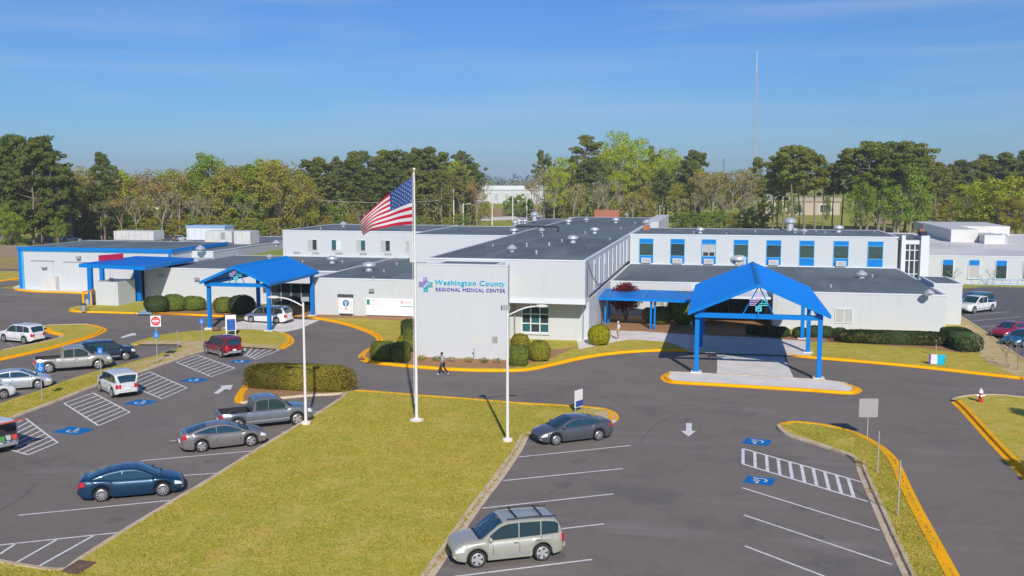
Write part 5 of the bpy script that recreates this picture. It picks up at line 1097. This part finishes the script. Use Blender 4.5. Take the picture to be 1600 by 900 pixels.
# grass tufts that roughen the lawn and its edges
def tufts(name, area, par, n, seed, zt=.12, ymax=76):
    rnd = random.Random(seed); P = [G(x, y) for x, y in area]; xs = [p.x for p in P]; ys = [p.y for p in P]; V = []; F = []
    def inside(x, y):
        c = False; j = len(P)-1
        for i in range(len(P)):
            if (P[i].y > y) != (P[j].y > y) and x < (P[j].x-P[i].x)*(y-P[i].y)/(P[j].y-P[i].y)+P[i].x: c = not c
            j = i
        return c
    k = 0
    while k < n:
        x, y = rnd.uniform(min(xs), max(xs)), rnd.uniform(max(26, min(ys)), min(ymax, max(ys)))
        if not inside(x, y): continue
        k += 1
        if noise.noise(Vector((x*.5, y*.5, seed))) + rnd.uniform(-.5, .5) < -.15: continue
        for _ in range(2):
            a = rnd.uniform(0, 6.3); h = rnd.uniform(.03, .085); w_ = rnd.uniform(.02, .05); ox, oy = rnd.uniform(-.05,.05), rnd.uniform(-.05,.05); b0 = len(V)
            V += [(x+ox-cos(a)*w_, y+oy-sin(a)*w_, zt-.01), (x+ox+cos(a)*w_, y+oy+sin(a)*w_, zt-.01), (x+ox+rnd.uniform(-.05,.05), y+oy+rnd.uniform(-.05,.05), zt+h)]; F.append((b0, b0+1, b0+2))
    me = bpy.data.meshes.new(name); me.from_pydata(V, [], F); me.materials.append(m_tuft); tag(obj(name, me), kind='stuff')
m_tuft = leafmat('grass_blades', (.44,.38,.06), .3, .2)
tufts('grass', [(550,613),(660,620),(800,631),(928,640),(940,660),(845,680),(822,684),(812,702),(786,742),(744,796),(694,870),(650,930),(560,1100),(200,1100),(-200,1000),(-200,860),(0,881),(95,895),(128,876),(194,833),(278,782),(324,755),(404,705),(464,669),(504,645)], None, 60000, 1)
tufts('grass', [(1222,668),(1240,662),(1335,678),(1376,699),(1398,722),(1432,796),(1490,900),(1560,1060),(1500,1060),(1424,900),(1388,826),(1366,776),(1350,738),(1322,710),(1268,690)], None, 9000, 2)
tufts('grass', [(36,648),(100,623),(216,580),(316,547),(250,556),(170,580),(94,603),(28,627),(-20,642),(-20,668)], None, 5000, 3)
# ---- trees
def limb(b, p0, p1, r0, r1, rnd, wob=.25, n=4):
    pts = [Vector(p0).lerp(Vector(p1), i/n) + Vector((rnd.uniform(-wob,wob), rnd.uniform(-wob,wob), 0))*(0 if i in (0,) else 1) for i in range(n+1)]
    b.tube(pts, [lerp(r0, r1, i/n) for i in range(n+1)], 6); return pts
def pine_mesh(seed, m, low=.42, wide=1.0, dens=1.0):
    rnd = random.Random(seed); H = 24.0; tb_ = MB(); fb = MB()
    tr = limb(tb_, (0,0,0), (rnd.uniform(-.8,.8), rnd.uniform(-.8,.8), H*.97), .36, .07, rnd, .25, 8)
    def at(z): k = z/(H*.97)*8; i = min(7, int(k)); return tr[i].lerp(tr[i+1], k-i)
    z = H*low
    while z < H*.98:
        u = (z/H - low)/(1-low); R = wide*(2.2 + 2.6*sin(min(1, u*1.35+.15)*pi*.78)) * (1 if u < .75 else max(.25, (1-u)*3.6)); nb = rnd.randint(2, 4)
        for _ in range(nb):
            a = rnd.uniform(0, 2*pi); L_ = R*rnd.uniform(.5, 1.12); p = at(z); e = p + Vector((cos(a)*L_, sin(a)*L_, L_*rnd.uniform(.05,.45)))
            tb_.tube([p, p.lerp(e, .5) + Vector((0,0,-.15)), e], [.08,.05,.03], 4)
            for q in range(rnd.randint(2, 3)):
                c = p.lerp(e, rnd.uniform(.55, 1.08)) + Vector((rnd.uniform(-.6,.6), rnd.uniform(-.6,.6), rnd.uniform(-.2,.5))); r = rnd.uniform(.65, 1.25)
                leaves(fb, c, int(62*dens*r), .55, (r, r, r*.62), rnd)
        z += H*rnd.uniform(.022, .04)
    return tb_.mesh('trunk', m_bark), fb.mesh('crown', m)
def leafy_mesh(seed, m, dens=1.0, low=.18, wide=1.0, leaf=.5, bm=None, nc=54, sp=1.0):
    rnd = random.Random(seed); H = 18.0; tb_ = MB(); fb = MB(); fork = H*rnd.uniform(low, low+.12)
    limb(tb_, (0,0,0), (0,0,fork), .34, .25, rnd, .1, 3)
    for k in range(nc):
        u = rnd.random()**.8; z = lerp(fork+1.0, H*.94, u); R = wide*H*.27*sin(pi*(.17+.72*u))**.8; a = rnd.uniform(0, 2*pi); rr = R*sqrt(rnd.random()); c = Vector((cos(a)*rr, sin(a)*rr, z + rnd.uniform(-.5,.5)))
        if k % 2 == 0:
            mid = Vector((c.x*.35, c.y*.35, lerp(fork, c.z, .45))); tb_.tube([(0,0,fork-.2), mid, c], [.16,.1,.03], 5)
        r = rnd.uniform(.9, 1.7)*sp; leaves(fb, c, int(62*dens*r), leaf, (r*1.05, r*1.05, r*.8), rnd)
    return tb_.mesh('trunk', bm or m_barkp), fb.mesh('crown', m)
def bare_mesh(seed, m, dens=1.0, bm=None, H=15.0, fol=True):
    rnd = random.Random(seed); tb_ = MB(); fb = MB()
    def grow(p, d, L_, r, dep):
        e = p + d*L_; tb_.tube([p, p.lerp(e,.5)+Vector((rnd.uniform(-.1,.1),rnd.uniform(-.1,.1),0))*L_*.4, e], [r, r*.85, r*.6], 4 if dep > 1 else 6)
        if dep >= 4:
            if fol: leaves(fb, e, int(20*dens), .36, (.95,.95,.85), rnd)
            return
        for _ in range(rnd.randint(2, 3) + (dep == 0)):
            nd = (d + Vector((rnd.uniform(-.75,.75), rnd.uniform(-.75,.75), rnd.uniform(-.1,.45)))).normalized(); grow(e, nd, L_*rnd.uniform(.62,.85), r*.62, dep+1)
    grow(Vector((0,0,0)), Vector((0,0,1)), H*.3, H*.016, 0)
    zt = max(v[2] for v in tb_.v); s_ = H/zt
    for q in (tb_, fb): q.v = [(v[0]*s_, v[1]*s_, v[2]*s_) for v in q.v]
    return tb_.mesh('trunk', bm or m_barkp), (fb.mesh('crown', m) if fol else None)
KINDS = {
 'pine': ([pine_mesh(1, m_pine), pine_mesh(2, m_pine, .35, 1.15), pine_mesh(3, m_pine2, .45, .95), pine_mesh(4, m_pine, .5, 1.1)], 24., 'pine_tree', 'dark pine', 'trees along the wooded edge'),
 'tallpine': ([pine_mesh(5, m_pine, .55, 1.15, 1.1), pine_mesh(6, m_pine2, .5, 1.25, 1.1), pine_mesh(8, m_pine2, .6, 1.2, 1.1)], 24., 'pine_tree', 'open-trunked pine', 'pines on the right rise'),
 'fullpine': ([pine_mesh(7, m_pine, .12, 1.2, 1.2), pine_mesh(9, m_pine2, .1, 1.25, 1.2)], 24., 'pine_tree', 'full dark pine with low branches', 'trees along the wooded edge'),
 'lime': ([leafy_mesh(11, m_lime, .8, .2, .85, .45), leafy_mesh(12, m_lime, .7, .15, .95, .45)], 18., 'spring_tree', 'bright lime-green spring tree', 'trees along the wooded edge'),
 'yellow': ([leafy_mesh(13, m_yel, 1.1, .06, 1.25, .5), leafy_mesh(14, m_yel, .9, .1, 1.1, .5)], 18., 'spring_tree', 'yellow-green tree', 'trees along the wooded edge'),
 'olive': ([leafy_mesh(15, m_olive, .85, .12, 1.05), leafy_mesh(16, m_olive, .7, .1, 1.15)], 18., 'olive_tree', 'olive-coloured tree in young leaf', 'trees along the wooded edge'),
 'green': ([leafy_mesh(17, m_green, 1.1, .08, 1.1), leafy_mesh(18, m_green, 1.0, .1, 1.0)], 18., 'green_tree', 'leafy green tree', 'trees along the wooded edge'),
 'brown': ([bare_mesh(21, m_bud, 1.0), bare_mesh(22, m_bud, 1.2), bare_mesh(23, m_tan, .9)], 15., 'budding_tree', 'reddish-brown budding tree', 'trees along the wooded edge'),
 'bare': ([bare_mesh(24, m_tan, .25), bare_mesh(25, m_tan, .3)], 15., 'bare_tree', 'nearly bare grey-brown tree', 'trees along the wooded edge'),
}
TREES = []
def add(kind, *l): TREES.extend((kind, *q) for q in l)
# (px, base row, top row, width factor)
add('fullpine', (4,386,214,1),(52,388,222,.9),(88,387,240,.85),(164,376,240,.8),(150,372,262,.7),(20,379,222,.9),(70,378,226,.8))
add('pine', (30,384,211,1.1),(66,384,213,1.1),(102,382,258,1),(484,360,250,1),(503,358,247,1),(524,357,244,1),(545,356,247,1),(560,354,238,1.1),(579,354,235,1.1),(598,353,236,1),(617,353,235,1.1),(634,353,238,1),(647,352,232,1),(662,352,238,1),(675,352,230,1.1),(692,352,239,1),(727,351,235,1),(741,351,256,.9),(734,352,278,1.1),(612,356,262,1.2),(570,357,262,1.2),(530,358,268,1.2),(652,356,264,1.2),(690,356,266,1.2),(495,360,270,1.2),(722,354,262,1.1))
add('olive', (112,376,268,1.1),(132,374,264,1),(262,372,262,1.1),(288,370,264,1.1),(312,370,262,1),(368,370,258,1.1),(404,368,256,1),(440,366,250,1.2),(426,366,258,1.1),(462,364,262,1.1),(204,373,270,1.1),(395,370,266,1.2),(350,372,268,1.2),(512,357,300,1),(560,357,302,1))
add('yellow', (186,374,264,.9),(352,371,284,.9),(420,364,246,1.0),(452,364,262,1.0),(480,362,285,.8))
add('green', (330,370,237,1.0),(385,370,254,1.1),(312,371,268,.9),(372,371,270,1),(7,390,318,1.0),(24,392,330,.9),(92,388,335,.8))
add('lime', (194,373,260,.7),(712,352,246,.9),(345,369,246,.7))
add('brown', (112,378,262,1),(222,373,268,1.2),(245,372,272,1.2),(342,372,264,1.3),(232,372,290,1.1),(280,372,298,1),(410,368,275,1.1),(720,354,276,1),(745,354,300,.8),(702,353,290,.9),(190,376,300,1),(470,364,290,1.1))
add('bare', (215,375,305,1),(255,375,300,1.1),(300,374,302,1),(160,376,310,1),(435,368,300,1),(325,374,310,1),(380,372,305,1),(745,353,285,1))
# right half
add('pine', (851,345,234,.7),(917,342,213,1.15),(904,344,243,1.1),(930,344,246,1),(1022,341,228,.8),(1010,344,250,.9),(1033,346,262,.9),(1080,346,236,1.0),(1070,348,250,.9),(1183,350,247,.75),(1195,356,282,.9),(980,345,262,.9),(955,345,262,1),(893,344,256,.9))
add('fullpine', (1078,346,236,.85),(1088,347,255,.8))
add('lime', (880,345,243,1.0),(866,346,256,.9),(963,341,200,.9),(976,343,222,.9),(948,342,226,.9),(995,342,212,.85),(1040,343,228,1),(1055,345,240,.9),(1000,345,250,1),(968,346,262,1.1),(1028,345,244,.8))
add('olive', (905,346,285,1),(942,346,290,1),(1005,347,290,1.1),(1095,350,264,.9),(1130,350,268,1.2),(1158,350,264,1.2),(1060,349,285,1))
add('brown', (1112,352,270,1.3),(1146,352,272,1.3),(1166,350,288,1.2),(845,347,275,.9),(990,348,300,1),(835,345,296,.8))
add('bare', (838,347,262,.9),(895,348,288,1),(935,348,285,1),(950,348,280,1),(1085,352,300,1.1),(1135,354,305,1.2),(1165,354,300,1))
add('tallpine', (1205,362,245,.9),(1222,364,236,.9),(1237,367,228,1),(1256,366,231,1.1),(1272,364,243,1.1),(1286,362,256,.9),(1300,360,254,.8),(1316,358,245,.7),(1336,364,232,1.1),(1352,366,222,1.15),(1366,364,226,1.1),(1382,366,236,1.15),(1399,366,217,1.2),(1414,364,222,1.2),(1428,364,236,1.1),(1442,362,240,1),(1457,358,254,.9),(1345,360,262,1.1),(1380,361,262,1.2),(1250,361,264,1.1),(1215,361,270,1))
add('green', (1372,366,262,1.0),(1403,366,240,1.1),(1420,365,256,1.0),(1436,364,270,.9),(1345,366,275,.9),(1240,352,300,.8),(1290,350,306,.7),(1215,352,305,.7))
add('pine', (1470,346,262,1.1),(1484,346,256,1.1),(1497,345,250,1.1),(1511,345,252,1.1),(1526,345,249,1.1),(1541,345,242,1.2),(1556,345,238,1.2),(1571,345,240,1.1),(1585,345,234,1.2),(1600,345,240,1.2),(1616,345,243,1.2),(1505,348,268,1.2),(1475,350,276,1.2))
add('yellow', (1512,362,286,1.3),(1537,366,279,1.3),(1562,368,275,1.3),(1588,369,273,1.3),(1612,369,276,1.2),(1548,364,300,1))
add('olive', (1530,366,300,1.1),(1578,370,306,1.1),(1600,371,312,1))
TREES.sort(key=lambda q: q[1])
cnt = {}; rt = random.Random(5)
for kind, px, by, ty, wf in TREES:
    var, H_, nm, desc, grp = KINDS[kind]; cnt[kind] = cnt.get(kind, 0) + 1
    base = G(px + rt.uniform(-1.5, 1.5), by, -.03); h = top_z(base, px, ty)
    lab = '%s %s from the left behind the hospital' % (ordinal(cnt[kind]), desc)
    t = thing(nm, lab, 'tree', base, rt.uniform(0, 6.28), grp)
    tm_, cm_ = var[rt.randrange(len(var))]; sc = h / H_; sx = sc * wf
    for n_, me in (('trunk', tm_), ('crown', cm_)):
        if me: obj(n_, me, t, scale=(sx, sx, sc))
# underbrush as shrubs one can tell apart
ub_t, ub_c = leafy_mesh(31, m_green, 1.3, .0, 1.9, .6, nc=80); ub2_t, ub2_c = leafy_mesh(32, m_olive, 1.2, .0, 1.9, .6, nc=80)
n_ = 0
for px, by, ty, wf, g_ in [(142,372,335,1.3,0),(158,371,338,1.3,1),(180,371,337,1.3,0),(202,371,345,1.2,1),(225,371,338,1.2,1),(236,371,330,1.1,0),(270,370,342,1.2,1),(310,370,345,1.3,0),(340,370,348,1.3,1),(372,370,345,1.3,0),(400,369,342,1.2,0),(412,368,335,1,1),(430,366,345,1.3,0),(517,358,320,1.1,0),(530,358,336,1.1,0),(455,365,340,1,1),(700,353,322,1.0,1),(545,357,336,1.2,1),(585,355,330,1.2,1),(620,355,332,1.2,1),(660,354,330,1.2,1),
      (757,342,315,1,1),(797,336,310,1.1,0),(812,338,305,1.3,0),(822,340,312,1.1,0),(855,343,315,1.1,1),(870,343,312,1,1),(885,345,318,1,1),(935,346,318,1.1,1),(975,347,316,1.1,1),(1010,348,318,1.1,1),(1065,356,330,1.3,0),(1085,357,330,1.3,0),(1105,358,332,1.3,0),(1125,358,330,1.3,0),(1147,358,332,1.3,1),(1168,358,326,1.1,0),(1190,356,318,1.0,1),(10,396,330,1.1,0),*[(104+k*17, 374, 338+(k*7)%13, 1.25, (k*5)%3 > 0) for k in range(20)],*[(468+k*21, 361, 335+(k*7)%12, 1.2, (k*5)%3 > 0) for k in range(13)],(1460,350,318,1.2,1),(1480,350,315,1.2,1)]:
    n_ += 1; base = G(px, by, -.03); h = top_z(base, px, ty); t = thing('wild_bush', '%s thicket bush along the wood edge behind the hospital' % ordinal(n_), 'bush', base, rt.uniform(0, 6), 'thicket bushes along the wood edge')
    a, c = (ub_t, ub_c) if g_ == 0 else (ub2_t, ub2_c); sc = h/17.; obj('stem', a, t, scale=(sc*wf,)*2+(sc,)); obj('foliage', c, t, scale=(sc*wf,)*2+(sc,))
# wood behind: mass that closes the gaps, and the far horizon woodland
def woodmass(name, spans, m, seed, rows, rr, q, lab=None):
    rnd = random.Random(seed); b = MB()
    for (x0, x1, by, ty, step) in spans:
        x = x0
        while x < x1:
            for k in range(rows):
                base = G(x + rnd.uniform(-1,1)*step, by - k*1.2); h = top_z(base, x, ty + rnd.uniform(0, 10)*(CAMH*4/ max(base.y,1)+.3)); r = rr*rnd.uniform(.7,1.3)*base.y/300
                z = r*.5
                while z < h - r*.4:
                    leaves(b, (base.x + rnd.uniform(-r,r), base.y + rnd.uniform(-r,r), z), q, .75*base.y/300, (r, r, r*.9), rnd); z += r*1.3
            x += step
    return tag(b.build(name, m), kind='stuff')
woodmass('woodland', [(-60,748,350,280,7)], m_olive, 3, 2, 3.0, 30); woodmass('woodland', [(-60,748,347,277,9)], m_pine2, 4, 1, 3.0, 30)
woodmass('woodland', [(862,1190,342,286,8),(1440,1680,343,268,8)], m_green, 5, 2, 3.0, 28)
woodmass('woodland', [(1190,1450,333,275,9)], m_pine2, 6, 1, 3.0, 26)
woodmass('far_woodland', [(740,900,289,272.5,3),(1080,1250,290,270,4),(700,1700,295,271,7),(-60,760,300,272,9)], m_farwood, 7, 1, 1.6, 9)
# red maple by the walkway
rnd = random.Random(77); base = B(978, 502, .1); t = thing('red_maple', 'round dark red maple behind the walkway canopy', 'tree', base); b = MB(); tb_ = MB()
for k in range(5): tb_.tube([(0,0,0),(rnd.uniform(-.4,.4),rnd.uniform(-.3,.3),1.1),(rnd.uniform(-1.6,1.6),rnd.uniform(-1,1),2.6)], [.09,.07,.03], 6)
for k in range(80):
    d = Vector((rnd.gauss(0,1),rnd.gauss(0,1),rnd.gauss(0,1))).normalized()*rnd.uniform(.3,1); leaves(b, (d.x*1.9,d.y*1.3,2.65+d.z*1.5), 80, .22, (.65,.6,.5), rnd)
tb_.build('trunk', m_bark, t); tag(b.build('crown', m_maple, t), kind=None)
# bare bushes at the right
bt, _ = bare_mesh(51, m_tan, .2, mat('pale_twigs', (.33,.24,.17), .9), 3.0, fol=False); bt2, _ = bare_mesh(52, m_tan, .2, m_barkp, 3.0, fol=False)
for i, (px, py, ty, lab) in enumerate([(1532,554,520,'small bare bush left of the magenta car'),(1572,573,528,'larger bare bush at the right edge in front of the magenta car'),(1590,580,535,'bare bush cut by the right edge of the picture'),(1549,525,509,'low bare bush at the kerb beside the magenta car'),(1457,438,417,'bare young tree left of the first annex window'),(1490,444,418,'bare young tree right of the first annex window'),(1550,446,419,'bare young tree between the second and third annex windows'),(1513,524,514,'tiny leafless shrub by the side lot kerb')]):
    base = B(px, py, .05); h = top_z(base, px, ty); t = thing('bare_bush', lab, 'bush', base, i*1.3); sc = h/3; obj('branches', bt if i % 2 == 0 else bt2, t, scale=(sc*1.2, sc*1.2, sc))
# pine out of frame at the right whose shade falls on the corner lawn
for bx, by_, hs, lab in ((26.6, 51.5, .53, 'taller pine off the right edge that shades the corner lawn'), (19.9, 46.4, .32, 'shorter pine off the right edge nearer the kerb')):
    t = thing('pine_tree', lab, 'tree', (bx, by_, 0)); tm_, cm_ = KINDS['tallpine'][0][0]; obj('trunk', tm_, t, scale=(hs,)*3); obj('crown', cm_, t, scale=(hs,)*3)
# ================================================================= BACKGROUND STRUCTURES
def ctube(t, name, pts, r, m, n=8): return MB().tube(pts, r, n).build(name, m, t)
for i, (px, by, ty, arm, lab) in enumerate([(247,373,327,0,'slim pole with a round lamp on top behind the emergency wing'),(251.5,372,311,1,'wooden utility pole just right of the round lamp'),(282,372,315,2,'utility pole with crossarm above the blue-capped rooftop unit'),(452,363,304,0,'tall pole at the left end of the two-storey wing'),(484,360,317,3,'pole with a white lamp left of the bright bush'),(509,358,313,2,'crossarm utility pole behind the left end window'),(569,357,315,2,'crossarm utility pole left of the flag'),(709,354,295,0,'tall plain pole right of the flagpole'),(724,354,318,4,'lamp pole with a short arm near the wing end'),(769,352,314,0,'thin pole at the left of the gap in the trees'),(801,348,302,4,'lamp pole before the far white building'),(823,344,290,0,'tall pole at the right of the far white building'),(938,343,318,2,'utility pole behind the brick chimney'),(1016,343,308,0,'bare pole in the lime trees'),(1030,345,293,0,'broad pole beside the lime trees'),(1401,362,328,4,'lamp pole on the right rise')]):
    base = G(px, by); h = top_z(base, px, ty); t = thing('utility_pole' if i not in (0,4,8,10,15) else 'street_lamp', lab, 'pole' if i not in (0,4,8,10,15) else 'street lamp', base, group='poles behind the hospital'); r = base.y/1400
    ctube(t, 'pole', [(0,0,0),(0,0,h)], [r*1.1, r*.8], m_barkp if i in (1,2,5,6,12) else m_lgrey)
    if arm in (1,2): MB().box(-1.6, 1.6, -.08, .08, h-.7, h-.5).build('crossarm', m_barkp, t)
    if arm in (0,3) and i in (0,4): MB().lathe([(.01,0),(.45,.2),(.5,.5),(.3,.8),(.01,.85)], 10, (0,0,h-.3)).build('lamp_head', m_signw, t, smooth=True)
    if arm == 4: ctube(t, 'arm', [(0,0,h-.3),(1.6,0,h)], .08, m_lgrey, 5); MB().box(1.4, 2.4, -.2, .2, h-.1, h+.1).build('lamp_head', m_lgrey, t)
    if i == 12: ctube(t, 'transformer', [(.5,0,h-2.2),(.5,0,h-1.2)], .3, m_grey)
for i, (x0, y0, b0_, x1, y1, b1_) in enumerate([(-40,311,372,452,308,363),(-40,317,372,452,312,363),(452,308,363,700,312,356),(842,316,345,1016,312,343),(842,320,345,1016,316,343)]):
    a = G(x0, b0_); c = G(x1, b1_); za, zc = top_z(a, x0, y0), top_z(c, x1, y1); a.z, c.z = za, zc; pts = [a.lerp(c, k/16) - Vector((0,0,(1-(k/8-1)**2)*1.2)) for k in range(17)]
    b = MB(); b.tube(pts, .08, 4); tag(b.build('overhead_wire', m_grey), ['upper overhead wire on the left', 'lower overhead wire on the left', 'overhead wire behind the flag', 'upper overhead wire before the lime trees', 'lower overhead wire before the lime trees'][i], 'wire', 'overhead wires behind the hospital')
base = G(1176, 348); t = thing('radio_mast', 'very tall thin radio mast rising behind the trees on the right', 'mast', base); zt = top_z(base, 1177, 108); z2 = top_z(base, 1178, 78)
s = .55; b = MB()
for a in (0, 2.1, 4.2): b.tube([(s*cos(a), s*sin(a), 0), (s*.6*cos(a), s*.6*sin(a), zt)], .11, 4)
k = 0; z = 0
while z < zt - 2:
    a0 = [0, 2.1, 4.2][k % 3]; a1 = [0, 2.1, 4.2][(k+1) % 3]; b.tube([(s*.8*cos(a0), s*.8*sin(a0), z), (s*.8*cos(a1), s*.8*sin(a1), z+2)], .05, 3); z += 2; k += 1
b.build('lattice', mat('mast_grey', (.45,.42,.45), .6), t); ctube(t, 'antenna', [(0,0,zt-1),(0,0,z2)], .09, m_pole, 5)
base = G(1130, 292); t = thing('radio_mast', 'short distant mast left of the tall radio mast', 'mast', base); ctube(t, 'pole', [(0,0,0),(0,0,top_z(base,1130,247))], .8, mat('mast_dark', (.12,.13,.16), .7), 5)
# far white building and right beige houses
def far_house(name, lab, x0, x1, by, ty, m, mr, depth=18, nwin=5, wm=m_glass, cat='building'):
    a = G(x0, by); c = G(x1, by); y = (a.y + c.y)/2; xa = a.x*y/a.y; xc = c.x*y/c.y; h = top_z(Vector(((xa+xc)/2, y, 0)), (x0+x1)/2, ty)
    t = thing(name, lab, cat, ((xa+xc)/2, y, 0)); w_ = (xc-xa)/2
    MB().box(-w_, w_, 0, depth, 0, h*.78).build('wall', m, t); MB().box(-w_-.5, w_+.5, -.5, depth+.5, h*.78, h).build('roof', mr, t)
    for k in range(nwin):
        x = -w_ + (k+.5)*2*w_/nwin; f = MB().box(x-w_/nwin*.42, x+w_/nwin*.42, -.15, 0, h*.12, h*.62).build('window', m_trim, t); MB().box(x-w_/nwin*.36, x+w_/nwin*.36, -.2, -.15, h*.16, h*.58).build('pane', wm, f)
    return t
far_house('distant_building', 'long low white building seen in the gap between the trees', 735, 850, 318, 290.5, m_wall, m_trim, 25, 7, m_blind)
beige = mat('beige_wall', (.5,.42,.33), .9)
far_house('distant_house', 'beige building behind the pines, left end of the right rise', 1186, 1212, 338, 304, beige, m_grey, 16, 2); far_house('distant_house', 'wide beige building behind the pines on the right rise', 1222, 1312, 336, 309, beige, mat('tan_roof', (.42,.34,.28), .9), 16, 2)
far_house('distant_house', 'small beige building at the far right under the yellow-green trees', 1560, 1600, 345, 328, m_lgrey, m_roof, 14, 3)
# fences
def fence(lab, x0, x1, by, ty, n, m):
    a = G(x0, by); c = G(x1, by); h = top_z(a, x0, ty); t = thing('wooden_fence', lab, 'fence', a); d = c - a; dn = d.normalized(); me = MB().box(0, d.length/n - .04, -.03, .03, 0, h).mesh('plank', m); ang = atan2(dn.y, dn.x)
    for k in range(n): q = dn*d.length*k/n; obj('plank', me, t, (q.x, q.y, .03*(k % 2)), ang)
fence('brown wooden fence at the left edge beside the emergency wing', -60, 46, 402, 383, 44, m_wood); fence('pale grey wooden fence behind the white car on the far left', 60, 112, 377, 365, 26, mat('pale_fence', (.36,.33,.28), .9))
# basketball boards and small rear things
for px, by, ty, lab in ((855, 343, 320, 'square basketball backboard with dark centre behind the centre roof'), (872.5, 343, 321, 'fan-shaped white basketball backboard behind the centre roof')):
    base = G(px, by); z = top_z(base, px, ty); t = thing('basketball_hoop', lab, 'basketball hoop', base, group='basketball hoops behind the roof'); ctube(t, 'post', [(0,0,0),(0,0,z-1)], .2, m_lgrey); MB().box(-1.1, 1.1, -.06, .06, z-1.6, z+.2).build('backboard', m_signw, t); MB().box(-.4, .4, -.09, -.061, z-1.2, z-.3).build('target_square', m_grey, t); MB().lathe([(.45,0),(.45,.06),(.4,.06),(.4,0)], 12, (0,-.6,z-1.5)).build('rim', m_red, t)
if HAZE:
    b = MB(); b.box(-4050, 4050, -350, 3550, -1.1, 64); hm = bpy.data.materials.new('haze'); hm.use_nodes = True; t_ = hm.node_tree; t_.nodes.clear(); o_ = t_.nodes.new('ShaderNodeOutputMaterial'); pv = t_.nodes.new('ShaderNodeVolumePrincipled')
    pv.inputs['Color'].default_value = (.86,.91,1,1); pv.inputs['Density'].default_value = HAZE; pv.inputs['Anisotropy'].default_value = 0.0; t_.links.new(pv.outputs[0], o_.inputs['Volume']); tag(b.build('haze', hm), kind='stuff')
print('OBJECTS', len(bpy.data.objects), 'TRIS', sum(len(m.polygons) for m in bpy.data.meshes)*2)
